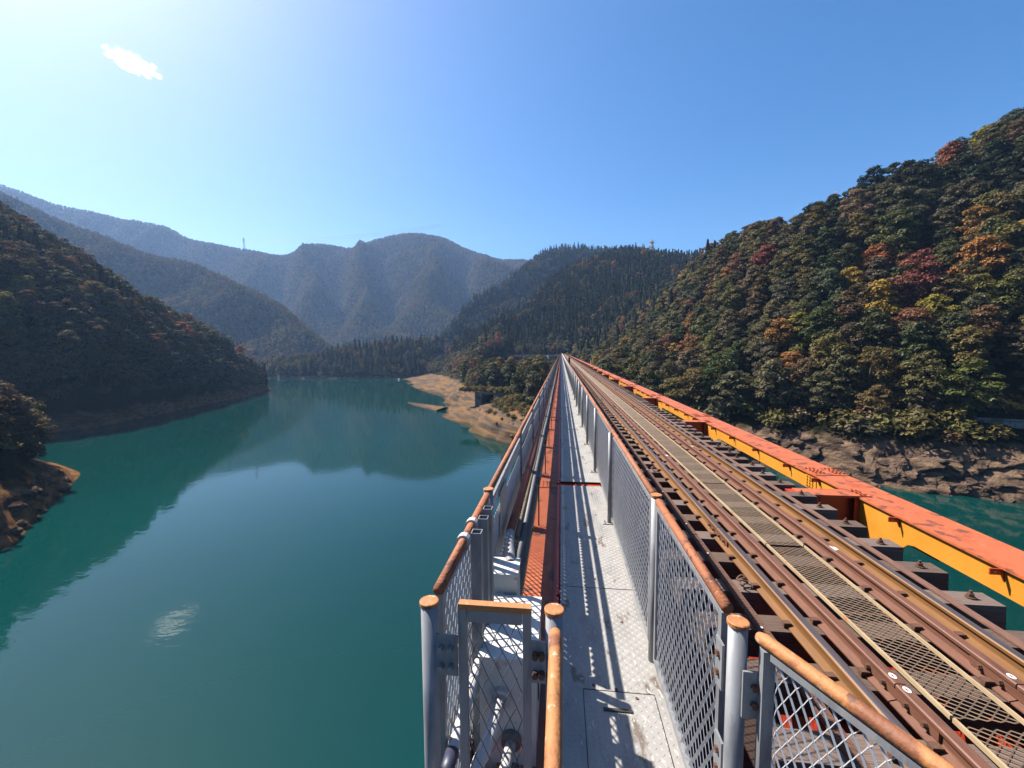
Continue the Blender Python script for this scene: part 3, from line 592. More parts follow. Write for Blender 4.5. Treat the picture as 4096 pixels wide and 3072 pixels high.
MB().prof([(.66,-.90),(.74,-.90),(.74,-.10),(.66,-.10)], Y0, BL).build('inner_stringer', MT['dark'], br)

# ------------------------------------------------------------------ track
tr = thing('railway_track', 'single railway track on timber sleepers with rusty guard rails', 'track')
slv = []
for q in range(3):
    b = MB(); hw = .1
    b.add([(-1.22,-hw,-.2),(1.22,-hw,-.2),(1.22,hw,-.2),(-1.22,hw,-.2),(-1.22,-hw+.006,0),(1.215,-hw+.006,0),(1.215,hw-.006,0),(-1.22,hw-.006,0)],
          [(0,3,2,1),(4,5,6,7),(0,1,5,4),(1,2,6,5),(2,3,7,6),(3,0,4,7)])
    slv.append(b.mesh('sleeper', MT['wood'] if q < 2 else MT['woodlt']))
hookb = MB().tube([(0,0,0),(0,0,.012)], .034, 12).tube([(0,0,.012),(0,0,.04)], .022, 6).tube([(0,0,.04),(0,0,.062)], .011, 8).mesh('hook_bolt', MT['rust'])
spike = MB().box((-.028,-.016,0), (.012,.016,.022)).box((-.04,-.02,.022), (.012,.02,.034)).mesh('dog_spike', MT['rust'])
SP = [3.585+.49*k-.49*9 for k in range(0, 610)]
rest_s = MB(); far_sp = MB(); cnt = 0
for k, y in enumerate(SP):
    if y < Y0 or y > BL-.3: continue
    if cnt < 300:
        o = put('sleeper', slv[(k*7 % 5) % 3 if cnt % 4 else 2], tr, (2.24+rng.uniform(-.03,.03), y, rng.uniform(-.006,.002)), rng.uniform(-.012,.012))
        if cnt < 34: put('hook_bolt', hookb, o, (1.05, rng.uniform(-.03,.03), 0))
    else: rest_s.box((1.02,y-.1,-.2), (3.46,y+.1,0))
    for x, sx in ((1.68,-1),(1.68,1),(1.905,-1),(2.575,1),(2.575,-1),(2.80,1),(2.80,-1)):
        xx = x+sx*.068
        if cnt < 24:
            s_ = put('dog_spike', spike, tr, (xx, y+(.04*sx if x in (1.68,2.80) else .02), .006), math.pi if sx < 0 else 0)
        elif cnt < 110: far_sp.box((xx-.03,y-.018,.004), (xx+.03,y+.018,.036))
    cnt += 1
tag(rest_s.build('far_sleepers', MT['wood'], tr), kind='stuff'); tag(far_sp.build('far_spikes', MT['rust'], tr), kind='stuff')
def rail_profile(x, h=.12):
    return [(x-.055,.003),(x+.055,.003),(x+.055,.012),(x+.010,.026),(x+.007,.034),(x+.007,h-.034),(x+.030,h-.026),(x+.031,h-.006),(x+.024,h),(x-.024,h),(x-.031,h-.006),(x-.030,h-.026),(x-.007,h-.034),(x-.007,.034),(x-.010,.026),(x-.055,.012)]
LENG = 12.5
for nm, x, off, mt in (('running_rail', 1.68, -8.0, 'railweb'), ('running_rail', 2.80, -3.6, 'railweb'), ('guard_rail', 1.905, -10.07, 'rail'), ('guard_rail', 2.575, -10.0, 'rail')):
    me = MB().prof(rail_profile(x), 0, LENG-.008).mesh(nm, MT[mt])
    hd = MB().prof([(x-.0225,.1202),(x+.0225,.1202),(x+.0195,.1216),(x-.0195,.1216)], 0, LENG-.008).mesh('running_band', MT['head'])
    fp = MB().box((x-.022,-.27,.032), (x-.0075,.27,.088)).box((x+.0075,-.27,.032), (x+.022,.27,.088)).mesh('fishplate', MT['rail'])
    nb_ = MB().tube([(x-.045,0,.06),(x+.045,0,.06)], .015, 6).mesh('fish_bolt', MT['rust'])
    y = off
    while y < BL:
        if y+LENG > Y0:
            o = put(nm, me, tr, (0,y,0))
            if nm == 'running_rail': put('running_band', hd, o)
            j = y+LENG
            if j < 90 and j < BL:
                f_ = put('fishplate', fp, tr, (0,j,0))
                for q in (-.2,-.08,.08,.2): put('fish_bolt', nb_, f_, (0,q,0))
        y += LENG
ringm = MB()
def ring(x, y, z, r0=.008, r1=.018):
    b = MB(); n = 16
    b.v = [(math.cos(2*math.pi*k/n)*r*.9, math.sin(2*math.pi*k/n)*r*1.25, h) for r in (r0, r1) for h in (0, .0015) for k in range(n)]
    for k in range(n):
        k2 = (k+1) % n; b.f += [(n+k, n+k2, 3*n+k2, 3*n+k), (2*n+k, 2*n+k2, n*3+k2, 3*n+k), (k, k2, n+k2, n+k)]
    return b
rm = ring(0,0,0).mesh('painted_ring', MT['white'])
for x in (1.905, 2.575):
    for dy in (-.045, .055): put('painted_ring', rm, tr, (x, 2.43+dy+(.07 if x > 2 else 0), .1205))
for nm_, x, y in (('painted_mark', 2.582, 4.12), ('painted_mark', 2.582, 8.4), ('painted_mark', 1.9, 7.6)):
    b = MB()
    for j, (dx, w) in enumerate(((-.016,.006),(-.004,.005),(.008,.007),(.018,.005))): b.box((dx-w/2,-.05+.006*j,0), (dx+w/2,.045-.009*j,.0015))
    b.box((-.018,-.004,0), (.02,.010,.0013)); b.build(nm_, MT['white'], tr, (x, y, .1204))
# keepers: flat strip outside the right rail, tread angle outside the left rail
for y in range(0, 29):
    MB().prof([(3.05,.004),(3.11,.004),(3.11,.018),(3.05,.018)], y*10, y*10+9.99).build('sleeper_strip', MT['rustlt'], tr) if y < 1 else put('sleeper_strip', strip_me, tr, (0, y*10, 0))
    if y == 0: strip_me = tr.children[-1].data if tr.children[-1].name.startswith('sleeper_strip') else [o for o in tr.children if o.name.startswith('sleeper_strip')][0].data
ang = MB().box((1.395,0,.004), (1.475,3.98,.012)).box((1.395,0,.012), (1.403,3.98,.03))
for k in range(120): ang.bar((1.412,.02+k*.033,.0125), (1.438,.034+k*.033,.0125), .003); ang.bar((1.442,.034+k*.033,.0125), (1.466,.02+k*.033,.0125), .003)
am = ang.mesh('tread_strip', MT['rust'])
abolt = MB().tube([(0,0,0),(0,0,.01)], .011, 8).mesh('strip_bolt', MT['white'])
for k in range(72):
    o = put('tread_strip', am, tr, (0, .55+k*4, 0))
    if k < 5:
        for j in range(4): put('strip_bolt', abolt, o, (1.43, .25+j*1.1, .012))
# oddly coiled spring clips by the rails
clip = MB().tube([(-.06+.035*math.cos(a*.5), .03*math.sin(a*.5)-.004*a, .05+.012*math.sin(a*.9)) for a in range(0, 22)], .009, 6).mesh('spring_clip', MT['rust'])
for x, y in ((1.60,3.62),(2.69,3.35),(1.60,7.05),(2.69,7.6)): put('spring_clip', clip, tr, (x, y, 0))

# ------------------------------------------------------------------ expanded metal
def expanded(width, height, sw, lw, wv, wdt, th=.0025, wv2=None, f2=1.0):
    """zigzag strands: width along local y, height along local z, ribbons turned by the plan vector wv"""
    b = MB(); w = Vector((wv[0], wv[1], 0)).normalized()*wdt/2; nrm = Vector((-w.y, w.x, 0)).normalized()*th/2
    w2 = Vector((*(wv2 or wv), 0)).normalized()*wdt*f2/2; nrm2 = Vector((-w2.y, w2.x, 0)).normalized()*th/2
    n = int(width/sw); m_ = int(round(height/(lw/2)))
    for i in range(n+1):
        base = len(b.v)
        for j in range(m_):
            w_, n_ = (w, nrm) if (j+i) % 2 == 0 else (w2, nrm2)
            for jj in (j, j+1):
                y = i*sw+(sw*.46 if (jj+i) % 2 == 0 else -sw*.46)
                p_ = Vector((0, min(max(y, 0), width), min(jj*lw/2, height)))
                for a in (-w_-n_, w_-n_, w_+n_, -w_+n_): b.v.append(tuple(p_+a))
            o = base+j*8
            for k in range(4): b.f.append((o+k, o+(k+1) % 4, o+4+(k+1) % 4, o+4+k))
    return b
BAY = 2.07
GT = 1.10
mesh_r = expanded(BAY-.13, .93, .030, .10, (-.6,.80), .014, .0025, (.35,.93), .55).mesh('mesh_panel', MT['mesh'])
mesh_l = expanded(BAY-.13, .42, .034, .10, (.75,.65), .013).mesh('mesh_panel', MT['mesh'])
mesh_lu = expanded(BAY-.13, .39, .030, .10, (.5,.86), .036).mesh('upper_mesh', MT['mesh'])
mesh_l2 = expanded(BAY-.13, .10, .030, .10, (.5,.86), .038).mesh('upper_mesh', MT['mesh'])
def frame(y1, z0, z1, t_=.018):
    return MB().box((-t_/2,0,z0), (t_/2,.03,z1)).box((-t_/2,y1-.03,z0), (t_/2,y1,z1)).box((-t_/2,.03,z0), (t_/2,y1-.03,z0+.03)).box((-t_/2,.03,z1-.022), (t_/2,y1-.03,z1))
fr_r = frame(BAY-.07, .05, 1.03).mesh('panel_frame', MT['galv']); fr_l = frame(BAY-.07, -.10, 1.0).mesh('panel_frame', MT['galv'])
post_m = MB().tube([(0,0,-.02),(0,0,1.07)], .021, 10).mesh('post', MT['galv'], True)
postl_m = MB().prof([(-.03,-.02),(.03,-.02),(.03,.02),(-.03,.02)], 0, 1)
post_sq = MB().box((-.022,-.03,-.5), (.022,.03,1.05)).mesh('post', MT['galv'])
bplate = MB().box((-.075,-.045,.001), (.028,.045,.010)).tube([(-.05,-.025,.010),(-.05,-.025,.022)], .009, 6).tube([(-.05,.025,.010),(-.05,.025,.022)], .009, 6).mesh('base_plate', MT['plate'])
trail = MB().tube([(0,.004,1.075),(0,BAY-.004,1.075)], .0215, 12, True).mesh('top_rail', MT['redrail'], True)
collar = MB().tube([(0,-.03,1.075),(0,.03,1.075)], .027, 12).mesh('rail_collar', MT['redrail'], True)
capm = MB().tube([(0,0,0),(0,0,.012),(0,0,.014)], [.0345,.0345,.031], 20).mesh('cap', MT['bleach'], False)
rfence = thing('walkway_fence', 'galvanised expanded metal fence with rusty handrail between walkway and track', 'fence', (.597,0,0))
lfence = thing('walkway_fence', 'galvanised mesh fence with rusty handrail on the lake side of the pipes', 'fence', (-.475,0,0))
yr = 2.70
RY = [4.77+BAY*k for k in range(0, 138)]; LY = [4.74+BAY*k for k in range(0, 138)]
def fence_bay(f, y, mesh_me, fr, top=True, two=False):
    o = put('panel_frame', fr, f, (0, y+.035, 0)); put('mesh_panel', mesh_me, o, (0, .032, .08 if not two else -.02))
    if two: put('upper_mesh', mesh_l2, o, (0, .032, .89)); put('upper_mesh', mesh_lu, o, (0, .032, .415))
    if top: put('top_rail', trail, f, (0, y, 0))
for y in RY:
    put('post', post_m, rfence, (-.035, y, 0)); put('base_plate', bplate, rfence, (-.035, y, 0)); put('rail_collar', collar, rfence, (0, y, 0)); fence_bay(rfence, y, mesh_r, fr_r)
fence_bay(rfence, RY[0]-BAY, mesh_r, fr_r)
for y in LY:
    put('post', post_sq, lfence, (.0, y, 0)); put('rail_collar', collar, lfence, (0, y, 0)); fence_bay(lfence, y, mesh_l, fr_l, two=True)
fence_bay(lfence, LY[0]-BAY, mesh_l, fr_l, two=True)
# capped end posts and the first short bays
pole = MB().tube([(0,0,-.3),(0,0,1.088)], .0305, 18).mesh('end_post', MT['galv'], True)
def capped(f, x, y, dx=0):
    o = put('end_post', pole, f, (x, y, 0)); put('cap', capm, o, (0,0,1.088)); return o
capped(rfence, .0, 2.62); capped(rfence, -.008, 1.39); capped(lfence, 0, 2.63); capped(lfence, 0, 1.39)
hx = expanded(1.0, .95, .030, .10, (-.6,.80), .014, .0025, (.35,.93), .55).mesh('mesh_panel', MT['mesh']); hl = expanded(1.0, 1.08, .031, .10, (.55,.83), .011).mesh('mesh_panel', MT['mesh'])
def short_bay(f, y0, y1, me, z0, x=0, mat_='redrail'):
    b = MB(); b.tube([(x,y0,1.075),(x,y1,1.075)], .0215, 12); b.build('top_rail', MT[mat_], f, smooth=True)
    o = frame(y1-y0-.02, z0, 1.05, .03).build('panel_frame', MT['galv'], f, (x, y0+.01, 0)); put('mesh_panel', me, o, (0,.03,z0+.03)); return o
short_bay(rfence, 1.50, 2.56, hx, .05); short_bay(lfence, 1.50, 2.57, hl, -.1, mat_='redrail')
# extra square stubs on the lake side fence where two panels meet
for y, z in ((1.98, 1.10), (2.16, 1.10), (2.30, 1.10)):
    w_ = .026; b = MB(); t_ = .004; x = .055
    for a, c_ in (((x-w_,y-w_),(x+w_,y-w_+t_)), ((x-w_,y+w_-t_),(x+w_,y+w_)), ((x-w_,y-w_+t_),(x-w_+t_,y+w_-t_)), ((x+w_-t_,y-w_+t_),(x+w_,y+w_-t_))): b.box((*a,-.3), (*c_,z))
    b.build('square_stub', MT['galv'], lfence)
for y in (1.93, 2.12): MB().tube([(0,y-.02,1.075),(0,y+.02,1.075)], .033, 12).build('pipe_strap', MT['conduit'], lfence)
sb = MB().box((.022,3.0,.56), (.028,3.34,.95)); sb.build('notice_board', MT['sign'], lfence)
lug = MB().box((-.004,-.03,0), (.004,.03,.17)).mesh('lug_plate', MT['galv']); lb_ = MB().tube([(-.014,0,0),(.014,0,0)], .012, 6).mesh('lug_bolt', MT['rust'])
for y, z in ((1.475, .80), (1.455, .45)):
    o = put('lug_plate', lug, rfence, (-.03, y, z)); 
    for dz in (.05, .12): put('lug_bolt', lb_, o, (0, 0, dz))

# near railing that swings away beside the track
nr = thing('end_railing', 'short galvanised mesh railing with bleached orange tube turning away from the walkway', 'railing', (.645,1.345,0))
dirv = Vector((.30,-.62,0)).normalized(); ln = 1.25
path = [(-.006,.012,1.072),(0,0,1.0735),(.006,-.012,1.075)]+[tuple(dirv*s_+Vector((0,0,1.075))) for s_ in (.10,.3,.6,.9,ln)]
MB().tube(path, [.016,.020,.021,.021,.021,.021,.021,.021], 14).build('top_rail', MT['bleach'], nr, smooth=True)
ex = expanded(ln-.1, .965, .019, .075, (-.7,.71), .0065, .002, (.3,.95), .4).mesh('mesh_panel', MT['mesh']); o = put('mesh_panel', ex, nr, tuple(dirv*.05+Vector((0,0,.06)))); o.rotation_euler = (0,0,math.atan2(dirv.y, dirv.x)-math.pi/2)
MB().bar(dirv*.02+Vector((0,0,.03)), dirv*.02+Vector((0,0,1.052)), .036, .03).build('panel_frame', MT['galv'], nr)
MB().bar(dirv*.04+Vector((0,0,1.042)), dirv*ln+Vector((0,0,1.042)), .026, .022).build('panel_frame', MT['galv'], nr)
for z in (.80, .42):
    o = MB().box((-.055,-.004,z), (.012,.004,z+.16)).build('lug_plate', MT['galv'], nr)
    for dz in (.05,.11): MB().tube([(-.02,-.016,z+dz),(-.02,.014,z+dz)], .012, 6).build('lug_bolt', MT['rust'], o)

# chain link infill gate over the pipes, with the tube handrail of the steps
gt = thing('chain_link_gate', 'narrow chain link panel in an orange topped frame over the grey conduits', 'gate', (-.235,1.40,0))
GW, GH = .116, 1.075
MB().box((-GW-.016,-.014,-.55), (-GW+.014,.014,GH)).build('frame_upright', MT['galv'], gt); MB().box((GW-.014,-.014,-.55), (GW+.016,.014,GH)).build('frame_upright', MT['galv'], gt)
MB().box((-GW-.016,-.015,GH+.0005), (GW+.016,.015,GH+.022)).build('frame_top', MT['bleach'], gt)
MB().box((-GW+.019,-.012,GH-.045), (GW-.019,.012,GH-.002)).build('frame_rail', MT['galv'], gt)
wm = MB(); cw, ch = .052, .105
for i in range(0, 8):
    if True:
        pts = [(-.104+cw/2*i+(cw/2 if (j+i) % 2 == 0 else 0), .003 if j % 2 else -.003, GH-.05-j*ch/2) for j in range(0, 31)]
        wm.tube([(min(.097, max(-.097, p_[0])), p_[1], p_[2]) for p_ in pts], .0019, 5)
tag(wm.build('chain_link', MT['wire'], gt), kind='stuff')
for x0, x1 in ((-.215,-GW-.017), (GW+.0165, .185)):
    o = MB().box((x0,-.026,.83), (x1,-.019,.985)).build('hinge_plate', MT['galv'], gt)
    for dx in (.28, .72):
        for z in (.87, .94): MB().tube([(x0+(x1-x0)*dx,-.05,z),(x0+(x1-x0)*dx,-.018,z)], .011, 6).build('hinge_bolt', MT['galv'] if x0 < 0 else MT['rust'], o)
hd = thing('step_handrail', 'bleached orange tube handrail running from a capped post towards the platform', 'handrail', (-.022,1.39,0))
o = put('end_post', pole, hd); put('cap', capm, o, (0,0,1.088))
MB().tube([(.004,-.03,.99),(.004,-.034,1.03),(.005,-.06,1.05)]+[(.006,-y,1.053-y*.004) for y in (.1,.3,.6,1.0,1.5)], [.013,.017,.020,.021,.021,.021,.021,.021], 16).build('hand_tube', MT['bleach'], hd, smooth=True)

# ------------------------------------------------------------------ walkway
wk = thing('steel_walkway', 'narrow steel chequer plate walkway beside the track', 'walkway')
def lens_pattern(w, l, pitch=.031):
    b = MB(); a_ = .0125; c_ = .0032
    for i in range(int(w/pitch)):
        for j in range(int(l/pitch)):
            x, y = (i+.5)*pitch, (j+.5)*pitch; s_ = 1 if (i+j) % 2 else -1
            dx, dy = a_*.7, a_*.7*s_; nx, ny = -c_*s_*.7, c_*.7
            b.add([(x-dx,y-dy,0),(x+nx,y+ny,0),(x+dx,y+dy,0),(x-nx,y-ny,0),(x-dx*.45,y-dy*.45,.0016),(x+dx*.45,y+dy*.45,.0016)], [(0,4,5,2,1),(0,3,2,5,4)])
    return b
WX0, WX1 = .0, .612
PL = 2.86
tread = lens_pattern(WX1-WX0, PL-.02).mesh('tread_pattern', MT['plate'])
def plate_obj(y0, y1, th=.005):
    o = MB().box((WX0,y0,-th), (WX1,y1,0)).build('floor_plate', MT['plate'], wk); return o
pj = [.55, 3.415]; pm = MB().box((WX0,0,-.005), (WX1,PL-.006,0)).mesh('floor_plate', MT['plate'])
ys = [-1.8, .554, 3.417]; y = 6.29
p_ = plate_obj(-1.8, .552); p_ = put('floor_plate', pm, wk, (0,.554,0)); tag(put('tread_pattern', tread, p_, (0,.005,0)), kind='stuff')
p_ = MB().box((WX0,3.4185,-.005), (WX1,6.10,0)).build('floor_plate', MT['plate'], wk); tag(put('tread_pattern', tread, p_, (0,3.42,0), sc=(1,.935,1)), kind='stuff')
while y < BL-1:
    p_ = put('floor_plate', pm, wk, (0,y,0))
    if y < 14: tag(put('tread_pattern', tread, p_, (0,.005,0)), kind='stuff')
    y += PL+.004
MB().box((0,6.106,-.046), (.60,6.285,-.036)).build('gap_plate', MT['red'], wk)
ke = MB().box((.6135,0,-.004), (.6175,5.99,.032)).mesh('kerb_angle', MT['plate'])
for k in range(-1, 48): put('kerb_angle', ke, wk, (0, k*6+.5, 0))
b = MB(); b.box((.135,2.335,.0003), (.545,2.339,.0022)); b.box((.133,1.4,.0003), (.137,2.335,.0022)); b.box((.543,1.4,.0003), (.547,2.335,.0022)); b.build('hatch_joint', MT['black'], wk)
MB().box((.24,2.195,.001), (.40,2.215,.007)).build('hatch_slot', MT['black'], wk)
for x, y in ((.20,2.37),(.33,2.35),(.44,2.30),(.45,2.98),(.30,3.55),(.43,5.0)): MB().tube([(x,y,0),(x,y,.004)], .010, 10).build('plate_bolt', MT['rust'], wk)

# ------------------------------------------------------------------ track grating
gw = thing('track_grating', 'tan expanded metal footway laid between the guard rails', 'walkway', (2.075,0,0))
gp = expanded(1.95, .335, .024, .064, (.5,.86), .0065, .0025)
gp.v = [(z, y, x*.9+.042) for x, y, z in gp.v]; gpm = gp.mesh('grating_panel', MT['grate'])
ge = MB().box((-.016,0,.03), (-.001,1.985,.056)).box((.337,0,.03), (.347,1.985,.056)).mesh('edge_bar', MT['gedge'])
gs = MB().box((0,.9,.02),(.336,.93,.034)).mesh('cross_bearer', MT['rust'])
for k in range(145):
    o = put('grating_panel', gpm, gw, (0, .31+k*2.0, 0)); put('edge_bar', ge, o); put('cross_bearer', gs, o)

# ------------------------------------------------------------------ pipes and boxes on the lake side
def wavy(x, z, y0, y1, n, ax=.008, az=.006, sd=0):
    return [(x+ax*math.sin(i*1.7+sd), y0+(y1-y0)*i/n, z+az*math.sin(i*2.3+sd*2)) for i in range(n+1)]
def pipe(name, label, path, r, m_, n=10): return tag(MB().tube(path, r, n).build(name, MT[m_], smooth=True), label, 'pipe')
pr1 = pipe('wrapped_pipe', 'rust red wrapped pipe with white flecks running along the fence', wavy(-.385,.625,3.05,BL-6,120), .034, 'rpipe')
pr2 = pipe('conduit_pipe', 'thin tan conduit running beside the rust red pipe', wavy(-.335,.605,3.0,BL-6,120,.006,.004,1), .019, 'tan')
pr3 = pipe('conduit_pipe', 'dull grey conduit running beside the tan conduit', wavy(-.29,.595,2.66,BL-6,120,.006,.005,2), .021, 'wire')
pr4 = pipe('conduit_pipe', 'dark lower conduit running under the grey conduit', wavy(-.325,.21,2.66,BL-6,120,.004,.004,3), .040, 'dkpipe')
pr5 = pipe('conduit_pipe', 'dark lower conduit running under the rust red pipe', wavy(-.37,.34,2.66,BL-6,120,.004,.004,4), .042, 'dkpipe')
jt = MB().tube([(0,0,0),(0,.10,0)], .033, 12).mesh('pipe_sleeve', MT['white'], True)
for k in range(14): put('pipe_sleeve', jt, pr1, (-.385+rng.uniform(-.004,.004), 3.45+k*1.9+rng.uniform(-.5,.5), .615))
tag(MB().prof([(-.462,-.16),(-.325,-.16),(-.325,-.10),(-.335,-.10),(-.335,-.15),(-.452,-.15),(-.452,-.02),(-.462,-.02)], Y0, BL-4).build('added_dark_strip', MT['dark']), 'added dark shade tray below the pipes on the lake side', 'filler')  # strip added to darken the gap between flange and fence
rk = thing('pipe_rack', 'galvanised bracket arms carrying the pipes along the fence', 'bracket', (-.45,0,0))
arm = MB().box((0,-.02,.56), (.205,.02,.565)).box((0,-.02,.545), (.205,-.016,.56)).mesh('bracket_arm', MT['galv']); arm2 = MB().box((0,-.02,.445), (.205,.02,.45)).box((0,-.02,.43), (.205,-.016,.445)).mesh('bracket_arm', MT['galv'])
stem = MB().box((.185,.021,-.06), (.20,.03,.57)).mesh('hanger_bar', MT['black'])
for y in LY: put('bracket_arm', arm, rk, (0,y,0)); put('bracket_arm', arm2, rk, (0,y,0)); put('hanger_bar', stem, rk, (0,y,0))
def bevbox(a, b_, r=.006):
    (x0,y0,z0),(x1,y1,z1) = a, b_
    return MB().box((x0,y0,z0), (x1,y1,z1-.012)).box((x0-r,y0-r,z1-.0115), (x1+r,y1+r,z1))
pb = thing('junction_box', 'smaller grey metal junction box behind the chain link panel', 'box', (-.375,2.55,0))
bevbox((-.105,-.10,-.05), (.105,.10,.62)).build('box_body', MT['box'], pb)
MB().tube([(0,-.125,.47),(0,-.1,.47)], .036, 16).build('box_gland', MT['conduit'], pb)
for x in (-.098,.098): MB().tube([(x,-.112,.585),(x,-.1,.585)], .007, 8).build('cover_screw', MT['white'], pb)
pc = thing('junction_box', 'larger grey metal junction box with conduits entering its front face', 'box', (-.26,2.16,0))
bevbox((-.14,-.26,-.30), (.14,.26,.50)).build('box_body', MT['box'], pc)
for z, x in ((.30,-.03),(.08,.02),(-.10,.03)): MB().tube([(x,-.29,z),(x,-.26,z)], .05, 16).build('box_gland', MT['dkpipe'] if z < .2 else MT['conduit'], pc)
MB().box((.141,-.10,.15),(.146,-.06,.32)).build('box_latch', MT['black'], pc)
def cable(label, path, r, bands, m_='conduit'):
    o = pipe('conduit_pipe', label, path, r, m_, 14)
    for a, b_ in bands:
        P_ = [Vector(q) for q in path]; i = min(int(a), len(P_)-2); A = P_[i].lerp(P_[i+1], a-i); i2 = min(int(b_), len(P_)-2); B = P_[i2].lerp(P_[i2+1], b_-i2)
        MB().tube([A, B], r+.003, 14).build('tape_band', MT['strap'], o, smooth=True)
cable('upper grey conduit with dark bands leaving the smaller junction box', [(-.375,2.43,.47),(-.39,2.25,.455),(-.41,1.95,.43),(-.425,1.6,.41),(-.435,1.30,.395),(-.44,1.0,.38),(-.45,.4,.36)], .025, [(3.35,3.7),(4.2,4.6)])
cable('grey conduit leaving the front of the larger junction box', [(-.29,1.88,.30),(-.31,1.72,.285),(-.36,1.5,.265),(-.40,1.25,.25),(-.43,.9,.22),(-.45,.4,.2)], .029, [(2.3,2.75),(3.4,4.2)])
cable('middle grey conduit entering low on the larger junction box', [(-.24,1.88,.08),(-.26,1.7,.07),(-.30,1.45,.05),(-.35,1.1,.02),(-.38,.5,0)], .026, [(1.5,2.2)])
cable('lowest grey conduit entering the bottom of the larger junction box', [(-.23,1.88,-.10),(-.25,1.7,-.11),(-.29,1.45,-.13),(-.33,1.1,-.16),(-.36,.5,-.2)], .026, [(1.5,2.2)])
# corrugated sleeve from the smaller box up to the wrapped pipe
pth = [(-.33,2.62,.60),(-.345,2.70,.615),(-.365,2.82,.62),(-.38,2.95,.617),(-.385,3.06,.615)]
fl = tag(MB().tube(pth, .033, 14).build('pipe_sleeve', MT['conduit'], smooth=True), 'ribbed grey sleeve joining the smaller junction box to the wrapped pipe', 'pipe')
for i in range(26):
    f_ = i/26*3.9; k = int(f_); A = Vector(pth[k]).lerp(Vector(pth[k+1]), f_-k); B = Vector(pth[k]).lerp(Vector(pth[k+1]), min(1, f_-k+.06))
    MB().tube([A, B], .0365, 12).build('sleeve_rib', MT['conduit'], fl, smooth=True)

# ------------------------------------------------------------------ things farther off
tb = thing('track_signal', 'small black trackside signal standing by the left rail far along the bridge', 'signal', (1.12,57,0))
MB().box((-.03,-.03,0),(.03,.03,.5)).build('signal_post', MT['black'], tb)
b = MB(); pts = [(-.13,.35),(.13,.35),(.13,1.10),(.10,1.19),(.04,1.23),(-.04,1.23),(-.10,1.19),(-.13,1.10)]; b.prof(pts, -.09, .09); b.build('signal_head', MT['black'], tb)
for z in (.62,.92): MB().tube([(0,-.13,z),(0,-.09,z)], .07, 12).build('lamp_hood', MT['red'], tb)
ws = thing('windsock', 'white and green windsock hanging limp beside the fence', 'windsock', (-3.0,120,-2))
MB().tube([(2.4,0,1.6),(.9,0,3.0),(-.75,0,3.1)], .03, 6).build('support_arm', MT['galv'], ws)
MB().tube([(-.74,0,3.1),(-.70,0,2.6),(-.6,0,2.0)], [.30,.26,.21], 12, False).build('white_sleeve', MT['white'], ws, smooth=True)
MB().tube([(-.6,0,2.0),(-.45,0,1.4),(-.25,0,.75)], [.21,.16,.10], 12, False).build('green_sleeve', MT['green'], ws, smooth=True)
mp_ = thing('marker_post', 'short white marker post bolted on the orange chord', 'post', (4.5,64,-.05))
MB().tube([(0,0,0),(0,0,.85)], .035, 8).build('post', MT['white'], mp_); MB().box((-.07,-.01,.7),(.07,.01,.95)).build('plate', MT['white'], mp_)
up = thing('utility_pole', 'tall slim pole with a stay wire beyond the far end of the bridge', 'pole', (-2.4,268,-1.5))
MB().tube([(0,0,-3),(0,0,12.2)], [.14,.09], 8).build('pole', MT['tan'], up); MB().tube([(-.05,0,5.2),(-4.8,1,10.5)], .03, 5).build('stay_wire', MT['galv'], up); MB().box((-.6,-.05,11.2),(.6,.05,11.35)).build('cross_arm', MT['galv'], up)
# viaduct that carries the line on to the left past the end of the bridge
vd = thing('far_viaduct', 'low viaduct with a pale deck and red girders joining the bridge end', 'viaduct', (0,288,.75))
MB().prof([(-37,-2.2),(2,-2.2),(2,-1.2),(-37,-1.2)], 0, 3.5).build('deck', MT['deck'], vd)
MB().box((-36,.4,-3.6),(1,.7,-2.21)).build('girder', MT['red'], vd)
for k in range(19): MB().box((-36.5+k*2,-.05,-1.19),(-36.42+k*2,.03,.05)).build('rail_post', MT['galv'], vd)
for z in (-.55,-.02): MB().box((-36.6,-.06,z),(0,-.01+.05,z+.07)).build('guard_bar', MT['deck'], vd)
for x in (-33,-17,-4): MB().box((x-.7,.2,-18),(x+.7,3.2,-3.61)).build('pier', MT['conc'], vd)
lp = thing('lamp_post', 'dark lamp post with a white lamp head on the far viaduct', 'lamp post', (-30,289.5,-.44))
MB().tube([(0,0,0),(0,0,6.4)], [.1,.06], 8).build('post', MT['black'], lp); MB().box((-.35,-.2,6.3),(.35,.2,6.8)).build('lamp_head', MT['white'], lp)
# concrete portal in the beach
cv = thing('concrete_portal', 'old concrete wall with a square dark opening in the bare bank', 'portal', (-24.5,137,-11.4))
cv.rotation_euler = (0,0,R(78)); cv.scale = (.78,.78,.78)
D_ = 10
MB().box((-.6,-8,-7.5),(.5,-2.6,-.4)).build('wing_wall', MT['conc'], cv); MB().box((-.6,2.6,-7.5),(.5,6,-.2)).build('wing_wall', MT['conc'], cv)
MB().box((-.75,-2.605,-1.0),(.6,2.605,.25)).build('lintel', MT['conc'], cv)
MB().box((.5,-2.9,-7.5),(D_,-2.6,-.3)).build('tunnel_wall', MT['conc'], cv); MB().box((.5,2.6,-7.5),(D_,2.9,-.3)).build('tunnel_wall', MT['conc'], cv); MB().box((.6,-2.6,-1.0),(D_,2.6,-.7)).build('tunnel_roof', MT['conc'], cv); MB().box((D_,-2.6,-7.5),(D_+.3,2.6,-1.0)).build('tunnel_shade_end', MT['dark'], cv)  # near-black end plate paints the shade deep inside the opening
